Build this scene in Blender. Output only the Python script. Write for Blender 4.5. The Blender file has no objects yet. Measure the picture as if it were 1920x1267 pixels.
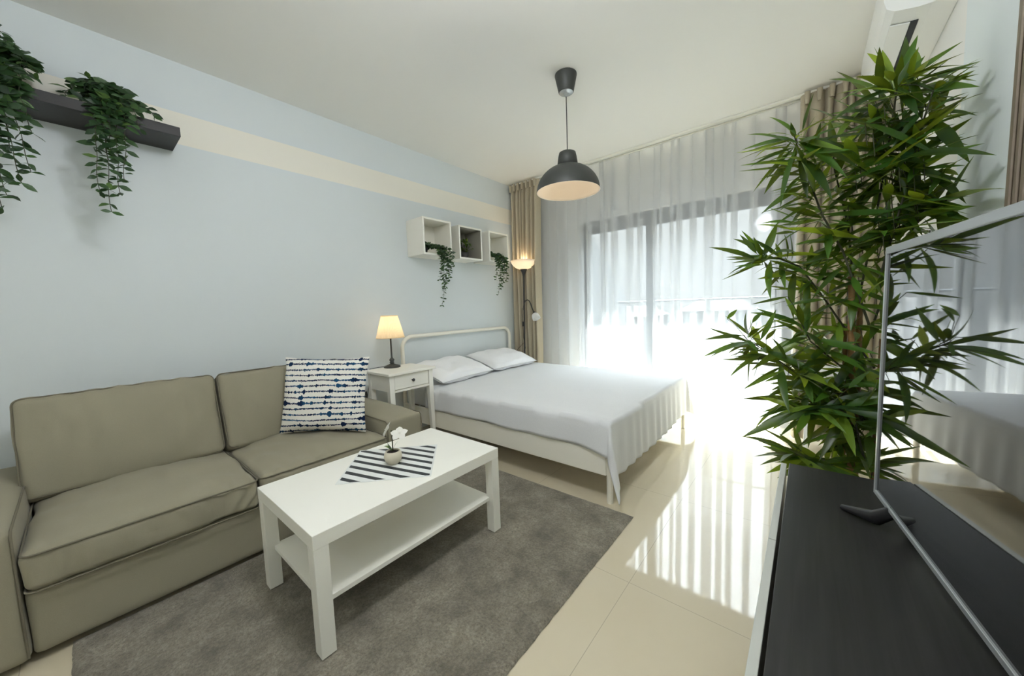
import bpy, math, random
from math import sin, cos, pi, radians, sqrt
from mathutils import Vector, Matrix, noise
SC = bpy.context.scene
COL = SC.collection
R0 = random.Random(11)

# ------------------------------------------------------------------ helpers
class MB:
    """collects shapes and links them as one mesh object"""
    def __init__(self):
        self.v = []; self.f = []; self.s = []; self.a = []
    def add(self, vs, fs, smooth=False, val=0.0):
        b = len(self.v)
        self.v.extend([tuple(p) for p in vs])
        for f in fs:
            self.f.append(tuple(b + i for i in f)); self.s.append(smooth); self.a.append(val)
    def box(self, x0, x1, y0, y1, z0, z1, bev=0.0, rot=None):
        x0, x1 = min(x0, x1), max(x0, x1); y0, y1 = min(y0, y1), max(y0, y1); z0, z1 = min(z0, z1), max(z0, z1)
        b = min(bev, (x1-x0)*.45, (y1-y0)*.45, (z1-z0)*.45)
        if b <= 0:
            vs = [(x, y, z) for z in (z0, z1) for y in (y0, y1) for x in (x0, x1)]
            fs = [(0, 2, 3, 1), (4, 5, 7, 6), (0, 1, 5, 4), (2, 6, 7, 3), (0, 4, 6, 2), (1, 3, 7, 5)]
        else:
            vs = []; idx = {}
            for sx in (0, 1):
                for sy in (0, 1):
                    for sz in (0, 1):
                        X = (x0, x1)[sx]; Y = (y0, y1)[sy]; Z = (z0, z1)[sz]
                        ix = X + (b if sx == 0 else -b); iy = Y + (b if sy == 0 else -b); iz = Z + (b if sz == 0 else -b)
                        for k, p in enumerate(((X, iy, iz), (ix, Y, iz), (ix, iy, Z))):
                            idx[(sx, sy, sz, k)] = len(vs); vs.append(p)
            fs = []
            q = [(0, 0), (1, 0), (1, 1), (0, 1)]
            for s in (0, 1):
                f = [idx[(s, a, c, 0)] for a, c in q]; fs.append(f if s else f[::-1])
                f = [idx[(a, s, c, 1)] for a, c in q]; fs.append(f[::-1] if s else f)
                f = [idx[(a, c, s, 2)] for a, c in q]; fs.append(f if s else f[::-1])
            for s in (0, 1):
                for t in (0, 1):
                    fs.append([idx[(s, t, 0, 0)], idx[(s, t, 1, 0)], idx[(s, t, 1, 1)], idx[(s, t, 0, 1)]])
                    fs.append([idx[(s, 0, t, 0)], idx[(s, 1, t, 0)], idx[(s, 1, t, 2)], idx[(s, 0, t, 2)]])
                    fs.append([idx[(0, s, t, 1)], idx[(1, s, t, 1)], idx[(1, s, t, 2)], idx[(0, s, t, 2)]])
                    for u in (0, 1):
                        fs.append([idx[(s, t, u, 0)], idx[(s, t, u, 1)], idx[(s, t, u, 2)]])
        if rot is not None:
            vs = [rot @ Vector(p) for p in vs]
        self.add(vs, fs)
        return self
    def tube(self, pts, r, n=10, caps=True, closed=False, smooth=True):
        P = [Vector(p) for p in pts]; m = len(P)
        rs = r if isinstance(r, (list, tuple)) else [r] * m
        T = []
        for i in range(m):
            if closed: t = P[(i+1) % m] - P[i-1]
            else: t = P[min(i+1, m-1)] - P[max(i-1, 0)]
            if t.length < 1e-9: t = Vector((0, 0, 1))
            T.append(t.normalized())
        up = Vector((0, 0, 1)) if abs(T[0].z) < .9 else Vector((1, 0, 0))
        N = (up - T[0] * up.dot(T[0])).normalized()
        vs = []
        for i in range(m):
            N = N - T[i] * N.dot(T[i])
            if N.length < 1e-6: N = T[i].orthogonal()
            N.normalize(); B = T[i].cross(N)
            for k in range(n):
                a = 2 * pi * k / n
                vs.append(P[i] + (N * cos(a) + B * sin(a)) * rs[i])
        fs = []
        for i in range(m if closed else m - 1):
            j = (i + 1) % m
            for k in range(n):
                l = (k + 1) % n
                fs.append((i*n+k, i*n+l, j*n+l, j*n+k))
        self.add(vs, fs, smooth)
        if caps and not closed:
            self.add(vs[:n], [tuple(range(n))[::-1]]); self.add(vs[-n:], [tuple(range(n))])
        return self
    def lathe(self, prof, c=(0, 0, 0), n=40, smooth=True, axis=None, pleat=None):
        vs = []; c = Vector(c)
        for (r, z) in prof:
            for k in range(n):
                a = 2 * pi * k / n
                rr = r * (1 + (pleat[0] * (1 if k % 2 else -1) if pleat else 0))
                p = Vector((rr * cos(a), rr * sin(a), z))
                if axis is not None: p = axis @ p
                vs.append(c + p)
        fs = []
        for i in range(len(prof) - 1):
            for k in range(n):
                l = (k + 1) % n
                fs.append((i*n+k, i*n+l, (i+1)*n+l, (i+1)*n+k))
        self.add(vs, fs, smooth)
        return self
    def grid(self, nu, nv, fn, smooth=True, closed_u=False):
        vs = [fn(i / nu, j / nv) for j in range(nv + 1) for i in range(nu + 1)]
        fs = [(j*(nu+1)+i, j*(nu+1)+i+1, (j+1)*(nu+1)+i+1, (j+1)*(nu+1)+i) for j in range(nv) for i in range(nu)]
        self.add(vs, fs, smooth); return self
    def prism(self, poly, y0, y1, smooth=False):
        """poly: (x,z) outline extruded along y"""
        n = len(poly)
        vs = [(x, y0, z) for x, z in poly] + [(x, y1, z) for x, z in poly]
        fs = [tuple(range(n)), tuple(range(2*n-1, n-1, -1))]
        self.add(vs, fs)
        self.add(vs, [(i, i+n, (i+1) % n + n, (i+1) % n) for i in range(n)], smooth)
        return self
    def build(self, name, m, parent=None, offs=None, local=False):
        me = bpy.data.meshes.new(name)
        o3 = Vector(offs) if offs is not None else None
        if parent is not None and not local:
            o3 = Vector((0, 0, 0)); q = parent
            while q is not None: o3 = o3 + q.location; q = q.parent
        if local: o3 = None
        vs = [tuple(Vector(p) - o3) for p in self.v] if o3 is not None else self.v
        me.from_pydata(vs, [], self.f); me.validate(); 
        if len(me.polygons) == len(self.s):
            me.polygons.foreach_set('use_smooth', self.s)
        me.materials.append(m); me.update()
        ob = bpy.data.objects.new(name, me); COL.objects.link(ob)
        if parent is not None:
            ob.parent = parent
        elif o3 is not None:
            ob.location = o3
        return ob

def fix_normals(o):
    import bmesh
    bm = bmesh.new(); bm.from_mesh(o.data); bmesh.ops.recalc_face_normals(bm, faces=bm.faces); bm.to_mesh(o.data); bm.free(); return o
def weld(o):
    import bmesh
    bm = bmesh.new(); bm.from_mesh(o.data); bmesh.ops.remove_doubles(bm, verts=bm.verts, dist=1e-5); bmesh.ops.recalc_face_normals(bm, faces=bm.faces); bm.to_mesh(o.data); bm.free(); return o
def tag(o, label=None, cat=None, group=None, kind=None):
    if label: o['label'] = label
    if cat: o['category'] = cat
    if group: o['group'] = group
    if kind: o['kind'] = kind
    return o
def thing(name, loc, label, cat, group=None):
    o = bpy.data.objects.new(name, None); COL.objects.link(o); o.location = loc; o.empty_display_size = .05
    return tag(o, label, cat, group)
def sub(o, parent):
    """make o a child of the mesh part without moving it"""
    o.parent = parent; return o
def structure(name, mb, m): return tag(mb.build(name, m), kind='structure')

# ------------------------------------------------------------------ materials
def mat(name): 
    m = bpy.data.materials.new(name); m.use_nodes = True
    nt = m.node_tree; b = nt.nodes['Principled BSDF']; return m, nt, b
def L(h):
    """sRGB 0-255 triple to linear"""
    return tuple(((c/255)/12.92 if c/255 <= .04045 else ((c/255+.055)/1.055)**2.4) for c in h) + (1.0,)
def simple(name, rgb, rough=.5, metal=0., spec=.5, bump=None, var=None, emit=None):
    m, nt, b = mat(name)
    b.inputs['Base Color'].default_value = rgb
    b.inputs['Roughness'].default_value = rough; b.inputs['Metallic'].default_value = metal
    b.inputs['Specular IOR Level'].default_value = spec
    tc = nt.nodes.new('ShaderNodeTexCoord')
    if var:
        n = nt.nodes.new('ShaderNodeTexNoise'); n.inputs['Scale'].default_value = var[0]; n.inputs['Detail'].default_value = 4
        nt.links.new(tc.outputs['Object'], n.inputs['Vector'])
        mx = nt.nodes.new('ShaderNodeMix'); mx.data_type = 'RGBA'
        mx.inputs['A'].default_value = tuple(c * (1 - var[1]) for c in rgb[:3]) + (1,)
        mx.inputs['B'].default_value = tuple(min(1, c * (1 + var[1])) for c in rgb[:3]) + (1,)
        nt.links.new(n.outputs['Fac'], mx.inputs['Factor']); nt.links.new(mx.outputs['Result'], b.inputs['Base Color'])
    if bump:
        n = nt.nodes.new('ShaderNodeTexNoise'); n.inputs['Scale'].default_value = bump[0]; n.inputs['Detail'].default_value = 5
        nt.links.new(tc.outputs['Object'], n.inputs['Vector'])
        bp = nt.nodes.new('ShaderNodeBump'); bp.inputs['Strength'].default_value = bump[1]; bp.inputs['Distance'].default_value = bump[2] if len(bump) > 2 else .002
        nt.links.new(n.outputs['Fac'], bp.inputs['Height']); nt.links.new(bp.outputs['Normal'], b.inputs['Normal'])
    if emit:
        b.inputs['Emission Color'].default_value = emit[0]; b.inputs['Emission Strength'].default_value = emit[1]
    return m
def translucent(name, rgb, trans=.5, transp=0., rough=.8, trgb=None, bump=None):
    m, nt, b = mat(name); out = nt.nodes['Material Output']
    b.inputs['Base Color'].default_value = rgb; b.inputs['Roughness'].default_value = rough
    b.inputs['Specular IOR Level'].default_value = .2
    t = nt.nodes.new('ShaderNodeBsdfTranslucent'); t.inputs['Color'].default_value = trgb or rgb
    mx = nt.nodes.new('ShaderNodeMixShader'); mx.inputs[0].default_value = trans
    nt.links.new(b.outputs[0], mx.inputs[1]); nt.links.new(t.outputs[0], mx.inputs[2])
    last = mx
    if transp > 0:
        tr = nt.nodes.new('ShaderNodeBsdfTransparent')
        m2 = nt.nodes.new('ShaderNodeMixShader'); m2.inputs[0].default_value = transp
        nt.links.new(mx.outputs[0], m2.inputs[1]); nt.links.new(tr.outputs[0], m2.inputs[2]); last = m2
    if bump:
        tc = nt.nodes.new('ShaderNodeTexCoord')
        n = nt.nodes.new('ShaderNodeTexNoise'); n.inputs['Scale'].default_value = bump[0]
        nt.links.new(tc.outputs['Object'], n.inputs['Vector'])
        bp = nt.nodes.new('ShaderNodeBump'); bp.inputs['Strength'].default_value = bump[1]; bp.inputs['Distance'].default_value = .002
        nt.links.new(n.outputs['Fac'], bp.inputs['Height']); nt.links.new(bp.outputs['Normal'], b.inputs['Normal'])
    nt.links.new(last.outputs[0], out.inputs['Surface'])
    return m

def N(nt, t, **kw):
    n = nt.nodes.new(t)
    for k, v in kw.items(): setattr(n, k, v)
    return n
def math_node(nt, op, a, b=None, clamp=False):
    n = nt.nodes.new('ShaderNodeMath'); n.operation = op; n.use_clamp = clamp
    for i, x in enumerate((a, b)):
        if x is None: continue
        if isinstance(x, (int, float)): n.inputs[i].default_value = x
        else: nt.links.new(x, n.inputs[i])
    return n.outputs[0]
def mixc(nt, fac, a, b):
    n = nt.nodes.new('ShaderNodeMix'); n.data_type = 'RGBA'
    if isinstance(fac, (int, float)): n.inputs['Factor'].default_value = fac
    else: nt.links.new(fac, n.inputs['Factor'])
    for k, x in (('A', a), ('B', b)):
        if isinstance(x, tuple): n.inputs[k].default_value = x
        else: nt.links.new(x, n.inputs[k])
    return n.outputs['Result']

def wall_paint(name, base, stripe=None, other=None):
    """painted plaster; stripe = (z0, z1, colour); other = (y, colour) where the paint changes along the wall"""
    m, nt, b = mat(name); b.inputs['Roughness'].default_value = .55; b.inputs['Specular IOR Level'].default_value = .3
    g = N(nt, 'ShaderNodeNewGeometry'); sp = N(nt, 'ShaderNodeSeparateXYZ'); nt.links.new(g.outputs['Position'], sp.inputs[0])
    c = base
    if stripe:
        a = math_node(nt, 'GREATER_THAN', sp.outputs['Z'], stripe[0]); d = math_node(nt, 'LESS_THAN', sp.outputs['Z'], stripe[1])
        c = mixc(nt, math_node(nt, 'MULTIPLY', a, d), base, stripe[2])
    if other:
        c = mixc(nt, math_node(nt, 'GREATER_THAN', sp.outputs['Y'], other[0]), base, other[1])
    if isinstance(c, tuple): b.inputs['Base Color'].default_value = c
    else: nt.links.new(c, b.inputs['Base Color'])
    n = N(nt, 'ShaderNodeTexNoise'); n.inputs['Scale'].default_value = 90; n.inputs['Detail'].default_value = 3
    nt.links.new(g.outputs['Position'], n.inputs['Vector'])
    bp = N(nt, 'ShaderNodeBump'); bp.inputs['Strength'].default_value = .12; bp.inputs['Distance'].default_value = .002
    nt.links.new(n.outputs['Fac'], bp.inputs['Height']); nt.links.new(bp.outputs['Normal'], b.inputs['Normal'])
    return m

def tile_floor():
    m, nt, b = mat('polished_cream_tile')
    g = N(nt, 'ShaderNodeNewGeometry'); sp = N(nt, 'ShaderNodeSeparateXYZ'); nt.links.new(g.outputs['Position'], sp.inputs[0])
    def joint(o, off, size, w):
        a = math_node(nt, 'SUBTRACT', o, off); a = math_node(nt, 'DIVIDE', a, size); a = math_node(nt, 'FRACT', a)
        a = math_node(nt, 'SUBTRACT', a, .5); a = math_node(nt, 'ABSOLUTE', a)
        return math_node(nt, 'GREATER_THAN', a, .5 - w / size)
    jx = joint(sp.outputs['X'], 2.42, .8, .0012); jy = joint(sp.outputs['Y'], 2.622, .8, .0012)
    j = math_node(nt, 'MAXIMUM', jx, jy)
    n = N(nt, 'ShaderNodeTexNoise'); n.inputs['Scale'].default_value = 3.0; n.inputs['Detail'].default_value = 6
    nt.links.new(g.outputs['Position'], n.inputs['Vector'])
    c = mixc(nt, n.outputs['Fac'], FLOOR_A, FLOOR_B)
    c = mixc(nt, j, c, L((176, 166, 146)))
    nt.links.new(c, b.inputs['Base Color'])
    b.inputs['Roughness'].default_value = .045; b.inputs['IOR'].default_value = 1.65
    return m
FLOOR_A = L((203, 191, 164)); FLOOR_B = L((212, 202, 177))

def wood_dark():
    m, nt, b = mat('black_brown_wood')
    tc = N(nt, 'ShaderNodeTexCoord'); mp = N(nt, 'ShaderNodeMapping'); mp.inputs['Scale'].default_value = (26, 1.1, 26)
    nt.links.new(tc.outputs['Object'], mp.inputs['Vector'])
    n = N(nt, 'ShaderNodeTexNoise'); n.inputs['Scale'].default_value = 3.0; n.inputs['Detail'].default_value = 8; n.inputs['Distortion'].default_value = .6
    nt.links.new(mp.outputs['Vector'], n.inputs['Vector'])
    nt.links.new(mixc(nt, n.outputs['Fac'], (.009, .0088, .0082, 1), (.040, .039, .037, 1)), b.inputs['Base Color'])
    b.inputs['Roughness'].default_value = .42
    bp = N(nt, 'ShaderNodeBump'); bp.inputs['Strength'].default_value = .15; bp.inputs['Distance'].default_value = .001
    nt.links.new(n.outputs['Fac'], bp.inputs['Height']); nt.links.new(bp.outputs['Normal'], b.inputs['Normal'])
    return m

def rug_mat():
    m, nt, b = mat('grey_brown_pile')
    tc = N(nt, 'ShaderNodeTexCoord')
    n = N(nt, 'ShaderNodeTexNoise'); n.inputs['Scale'].default_value = 6.5; n.inputs['Detail'].default_value = 8; n.inputs['Roughness'].default_value = .68; n.inputs['Distortion'].default_value = .15
    n2 = N(nt, 'ShaderNodeTexNoise'); n2.inputs['Scale'].default_value = 120; n2.inputs['Detail'].default_value = 5; n2.inputs['Roughness'].default_value = .7
    nt.links.new(tc.outputs['Object'], n.inputs['Vector']); nt.links.new(tc.outputs['Object'], n2.inputs['Vector'])
    cr = N(nt, 'ShaderNodeValToRGB'); e = cr.color_ramp.elements
    e[0].position = .33; e[0].color = RUG_A; e[1].position = .68; e[1].color = RUG_B
    nt.links.new(n.outputs['Fac'], cr.inputs['Fac'])
    f = math_node(nt, 'MULTIPLY', math_node(nt, 'SUBTRACT', n2.outputs['Fac'], .25), 1.9, True)
    c = mixc(nt, f, cr.outputs['Color'], RUG_C)
    nt.links.new(c, b.inputs['Base Color']); b.inputs['Roughness'].default_value = 1; b.inputs['Specular IOR Level'].default_value = .05
    b.inputs['Sheen Weight'].default_value = .25; b.inputs['Sheen Roughness'].default_value = .6
    bp = N(nt, 'ShaderNodeBump'); bp.inputs['Strength'].default_value = .9; bp.inputs['Distance'].default_value = .010
    nt.links.new(n2.outputs['Fac'], bp.inputs['Height']); nt.links.new(bp.outputs['Normal'], b.inputs['Normal'])
    return m
RUG_A = L((112, 104, 86)); RUG_B = L((196, 186, 164)); RUG_C = L((84, 78, 63))

def fabric(name, rgb, scale=700, strength=.35):
    m, nt, b = mat(name); tc = N(nt, 'ShaderNodeTexCoord')
    n = N(nt, 'ShaderNodeTexNoise'); n.inputs['Scale'].default_value = scale; n.inputs['Detail'].default_value = 2
    n2 = N(nt, 'ShaderNodeTexNoise'); n2.inputs['Scale'].default_value = 4; n2.inputs['Detail'].default_value = 3
    nt.links.new(tc.outputs['Object'], n.inputs['Vector']); nt.links.new(tc.outputs['Object'], n2.inputs['Vector'])
    c = mixc(nt, n.outputs['Fac'], tuple(x*.86 for x in rgb[:3])+(1,), tuple(min(1, x*1.14) for x in rgb[:3])+(1,))
    nt.links.new(c, b.inputs['Base Color']); b.inputs['Roughness'].default_value = .9; b.inputs['Specular IOR Level'].default_value = .12
    b.inputs['Sheen Weight'].default_value = .12
    bp = N(nt, 'ShaderNodeBump'); bp.inputs['Strength'].default_value = strength; bp.inputs['Distance'].default_value = .001
    bp2 = N(nt, 'ShaderNodeBump'); bp2.inputs['Strength'].default_value = .25; bp2.inputs['Distance'].default_value = .01
    nt.links.new(n.outputs['Fac'], bp.inputs['Height']); nt.links.new(n2.outputs['Fac'], bp2.inputs['Height'])
    nt.links.new(bp2.outputs['Normal'], bp.inputs['Normal']); nt.links.new(bp.outputs['Normal'], b.inputs['Normal'])
    return m

def ink_stripes():
    """white cotton printed with ragged navy brush lines (uses the cushion's own x and z)"""
    m, nt, b = mat('white_cotton_navy_brush_lines')
    tc = N(nt, 'ShaderNodeTexCoord'); sp = N(nt, 'ShaderNodeSeparateXYZ'); nt.links.new(tc.outputs['Object'], sp.inputs[0])
    def noise2(sx, sz, det, off=0.0):
        cv = N(nt, 'ShaderNodeCombineXYZ'); nt.links.new(math_node(nt, 'MULTIPLY', sp.outputs['X'], sx), cv.inputs[0])
        nt.links.new(math_node(nt, 'MULTIPLY', sp.outputs['Z'], sz), cv.inputs[1]); cv.inputs[2].default_value = off
        n = N(nt, 'ShaderNodeTexNoise'); n.inputs['Scale'].default_value = 1; n.inputs['Detail'].default_value = det; nt.links.new(cv.outputs[0], n.inputs['Vector']); return n.outputs['Fac']
    wob = noise2(5, 9, 1, 2.0)
    z = math_node(nt, 'ADD', sp.outputs['Z'], math_node(nt, 'MULTIPLY', math_node(nt, 'SUBTRACT', wob, .5), .022))
    zz = math_node(nt, 'MULTIPLY', z, 30.0); row = math_node(nt, 'FLOOR', zz); fr = math_node(nt, 'FRACT', zz)
    rag = noise2(120, 200, 4, 7.0)
    d = math_node(nt, 'ABSOLUTE', math_node(nt, 'SUBTRACT', fr, .5))
    d = math_node(nt, 'ADD', d, math_node(nt, 'MULTIPLY', math_node(nt, 'SUBTRACT', rag, .5), .62))
    def n1(sx, k, det):
        cv = N(nt, 'ShaderNodeCombineXYZ'); nt.links.new(math_node(nt, 'MULTIPLY', sp.outputs['X'], sx), cv.inputs[0])
        nt.links.new(math_node(nt, 'MULTIPLY', row, k), cv.inputs[1])
        n = N(nt, 'ShaderNodeTexNoise'); n.inputs['Scale'].default_value = 1; n.inputs['Detail'].default_value = det; nt.links.new(cv.outputs[0], n.inputs['Vector']); return n.outputs['Fac']
    blob = n1(26, 7.31, 2); dash = n1(80, 3.17, 3)
    t = math_node(nt, 'MULTIPLY', math_node(nt, 'SUBTRACT', blob, .54, True), 2.3)
    w = math_node(nt, 'ADD', math_node(nt, 'ADD', t, .115), math_node(nt, 'MULTIPLY', math_node(nt, 'SUBTRACT', dash, .5), .22))
    ink = math_node(nt, 'GREATER_THAN', w, d)
    hue = n1(9, 5.7, 2)
    c = mixc(nt, math_node(nt, 'MULTIPLY', math_node(nt, 'SUBTRACT', hue, .46, True), 3.5, True), L((24, 40, 72)), L((40, 98, 136)))
    nt.links.new(mixc(nt, ink, L((232, 229, 220)), c), b.inputs['Base Color'])
    b.inputs['Roughness'].default_value = .9; b.inputs['Specular IOR Level'].default_value = .1
    n = N(nt, 'ShaderNodeTexNoise'); n.inputs['Scale'].default_value = 600; nt.links.new(tc.outputs['Object'], n.inputs['Vector'])
    bp = N(nt, 'ShaderNodeBump'); bp.inputs['Strength'].default_value = .3; bp.inputs['Distance'].default_value = .001
    nt.links.new(n.outputs['Fac'], bp.inputs['Height']); nt.links.new(bp.outputs['Normal'], b.inputs['Normal'])
    return m

def mat_stripes():
    """white placemat with dark diagonal bars inside a plain edge (own x/y)"""
    m, nt, b = mat('placemat_dark_bars')
    tc = N(nt, 'ShaderNodeTexCoord'); sp = N(nt, 'ShaderNodeSeparateXYZ'); nt.links.new(tc.outputs['Object'], sp.inputs[0])
    x, y = sp.outputs['X'], sp.outputs['Y']
    a = radians(MAT_BAR)
    v = math_node(nt, 'ADD', math_node(nt, 'MULTIPLY', x, -sin(a)), math_node(nt, 'MULTIPLY', y, cos(a)))
    f = math_node(nt, 'FRACT', math_node(nt, 'ADD', math_node(nt, 'DIVIDE', v, .0535), .18))
    bar = math_node(nt, 'LESS_THAN', f, .42)
    ins = math_node(nt, 'MULTIPLY', math_node(nt, 'LESS_THAN', math_node(nt, 'ABSOLUTE', x), .190), math_node(nt, 'LESS_THAN', math_node(nt, 'ABSOLUTE', y), .177))
    nt.links.new(mixc(nt, math_node(nt, 'MULTIPLY', bar, ins), L((226, 228, 224)), L((52, 56, 58))), b.inputs['Base Color'])
    b.inputs['Roughness'].default_value = .5
    return m
MAT_BAR = -31

def leaf_mat(name, a, b_, back, rough=.4, trans=.4, top=None):
    m, nt, b = mat(name); out = nt.nodes['Material Output']
    g = N(nt, 'ShaderNodeNewGeometry')
    cr = N(nt, 'ShaderNodeValToRGB'); e = cr.color_ramp.elements; e[0].color = a; e[1].color = b_; e[1].position = .86
    if top: q = e.new(1.0); q.color = top
    nt.links.new(g.outputs['Random Per Island'], cr.inputs['Fac'])
    nt.links.new(cr.outputs['Color'], b.inputs['Base Color']); b.inputs['Roughness'].default_value = rough
    t = N(nt, 'ShaderNodeBsdfTranslucent'); 
    nt.links.new(mixc(nt, .5, cr.outputs['Color'], back), t.inputs['Color'])
    mx = N(nt, 'ShaderNodeMixShader'); mx.inputs[0].default_value = trans
    nt.links.new(b.outputs[0], mx.inputs[1]); nt.links.new(t.outputs[0], mx.inputs[2]); nt.links.new(mx.outputs[0], out.inputs['Surface'])
    return m

def glass_mat():
    m, nt, b = mat('clear_glass'); out = nt.nodes['Material Output']
    tr = N(nt, 'ShaderNodeBsdfTransparent'); tr.inputs[0].default_value = (.94, .96, .96, 1)
    gl = N(nt, 'ShaderNodeBsdfGlossy'); gl.inputs['Roughness'].default_value = .02
    mx = N(nt, 'ShaderNodeMixShader'); mx.inputs[0].default_value = .06
    nt.links.new(tr.outputs[0], mx.inputs[1]); nt.links.new(gl.outputs[0], mx.inputs[2]); nt.links.new(mx.outputs[0], out.inputs['Surface'])
    return m
SHEER_RGB = (.92, .93, .92, 1); SHEER_TR = (.46, .47, .47, 1); SHEER_T = .50
SKY_H = (.62, .66, .67, 1); SKY_M = (1.0, 1.06, 1.08, 1); SKY_M2 = (9, 9.7, 10.4, 1); SKY_Z = (15, 16.5, 18, 1); SKY_S = 1.0
SUN_E = 64; SUN_EL = 70
TL_E = .6; FL_E = 1.2; PL_E = .2
FILL_C = (.95, .985, 1.05); FILL1_E = 40; FILL2_E = 9  # colour and strengths of the two added, unseen fill lights
EXPO = 0.52
# ------------------------------------------------------------------ palette
M = {}
BLUE = L((213, 219, 220)); CREAM = L((232, 228, 216)); WHITEWALL = L((234, 233, 228))
M['wall_l'] = wall_paint('pale_blue_wall_with_cream_band', BLUE, stripe=(2.218, 2.405, CREAM))
M['wall_r'] = wall_paint('pale_blue_and_white_wall', L((224, 231, 231)), other=(2.775, WHITEWALL))
M['wall_w'] = simple('white_wall', WHITEWALL, .6, spec=.3, bump=(90, .12))
M['ceil'] = simple('white_ceiling', L((238, 237, 232)), .65, spec=.2, bump=(70, .06))
M['floor'] = tile_floor()
M['frame'] = simple('dark_grey_aluminium', L((72, 78, 82)), .45, .3)
M['glass'] = glass_mat()
M['white'] = simple('white_lacquer', L((240, 238, 228)), .32, bump=(300, .02))
M['white_steel'] = simple('white_painted_steel', L((240, 236, 222)), .38)
M['linen'] = fabric('white_cotton', L((222, 223, 224)), 500, .15)
M['linen2'] = fabric('white_pillow_cotton', L((240, 240, 242)), 500, .15)
M['sofa'] = fabric('beige_grey_upholstery', L((148, 142, 122)))
M['pipe'] = fabric('beige_piping', L((112, 106, 90)))
M['rug'] = rug_mat()
M['wood'] = wood_dark()
M['front'] = simple('light_grey_gloss', L((190, 192, 184)), .25)
M['gap'] = simple('black_shadow_gap', (.004, .004, .004, 1), .6)
M['black'] = simple('matt_black_metal', L((50, 50, 48)), .5)
M['lampgrey'] = simple('dark_grey_enamel', L((58, 60, 56)), .5, bump=(200, .05))
M['lampwhite'] = simple('white_inner_enamel', L((245, 232, 214)), .6)
M['plastic_b'] = simple('black_plastic', L((30, 30, 32)), .4)
M['silver'] = simple('brushed_silver', L((178, 182, 184)), .35, .6)
M['screen'] = simple('black_glass_screen', (.004, .004, .005, 1), .025)
M['screen'].node_tree.nodes['Principled BSDF'].inputs['IOR'].default_value = 2.6
M['beige'] = fabric('beige_curtain_cloth', L((182, 172, 150)), 400, .25)
M['ac'] = simple('white_plastic', L((238, 238, 234)), .3)
M['ac_dark'] = simple('dark_grey_plastic', L((40, 43, 46)), .5)
M['shelfblack'] = simple('black_brown_veneer', L((38, 36, 35)), .5, var=(30, .2))
M['cube'] = simple('off_white_foil', L((236, 233, 222)), .45)
M['cubepale'] = simple('pale_grey_foil', L((196, 194, 184)), .45)
M['cubegrey'] = simple('light_grey_foil', L((150, 146, 134)), .45)
M['leaf_v'] = leaf_mat('dark_vine_leaf', L((24, 50, 28)), L((60, 92, 50)), L((90, 130, 50)), .45, .2, L((96, 124, 62)))
M['leaf_b'] = leaf_mat('bamboo_leaf', L((14, 46, 24)), L((62, 106, 34)), L((190, 205, 40)), .36, .34, L((146, 164, 44)))
M['stem'] = simple('brown_green_stem', L((60, 62, 40)), .7)
M['cane'] = simple('bamboo_cane', L((140, 104, 62)), .5, var=(25, .3))
M['soil'] = simple('dark_soil', L((40, 32, 26)), .95, bump=(120, .8, .006))
M['pot_b'] = simple('black_plant_pot', L((34, 34, 34)), .55)
M['pot_g'] = simple('grey_plant_pot', L((70, 70, 70)), .6)
M['pot_c'] = simple('cream_ceramic', L((206, 198, 176)), .4, bump=(60, .05))
M['petal'] = translucent('white_petal', L((242, 240, 232)), .35)
M['orchid_leaf'] = leaf_mat('orchid_leaf', L((40, 60, 26)), L((86, 110, 44)), L((120, 140, 50)), .4, .2)
M['shade'] = translucent('cream_pleated_fabric', L((250, 236, 206)), .6, trgb=L((255, 240, 212)))
M['opal'] = translucent('white_opal_glass', L((246, 242, 234)), .55, rough=.3)
M['opal2'] = translucent('frosted_reading_shade', L((244, 244, 244)), .5, .15, rough=.3)
M['globe'] = translucent('fill_globe_glass', L((246, 246, 244)), .6, .7, rough=.3)  # shell of the added fill lights
M['sheer'] = translucent('white_sheer_voile', SHEER_RGB, .42, SHEER_T, trgb=SHEER_TR)
M['bulb'] = simple('warm_glowing_bulb', (1, .8, .55, 1), emit=((1, .72, .42, 1), 6.0))
M['deck'] = simple('dark_grey_balcony_tile', L((50, 50, 50)), .7, var=(3, .05))
M['cushion'] = ink_stripes()
M['mat'] = mat_stripes()
M['timber'] = simple('taupe_timber', L((120, 108, 92)), .5, var=(14, .15))
M['facade'] = simple('grey_render', L((66, 66, 66)), .8, var=(2, .05))
M['roof'] = simple('brown_roof', L((36, 34, 33)), .8)
M['clear'] = translucent('cloudy_clear_plastic', L((235, 236, 236)), .4, .35, rough=.2)
M['ground'] = simple('dark_land', L((42, 44, 42)), .9, var=(.2, .1))
M['extwall'] = simple('grey_balcony_render', L((96, 98, 98)), .8)
M['lampbulb'] = simple('dim_peach_bulb', (.9, .8, .7, 1), emit=((1, .84, .66, 1), .55))

RX, CZ, YW, YB = 3.42, 2.70, 4.38, -1.9
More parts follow.
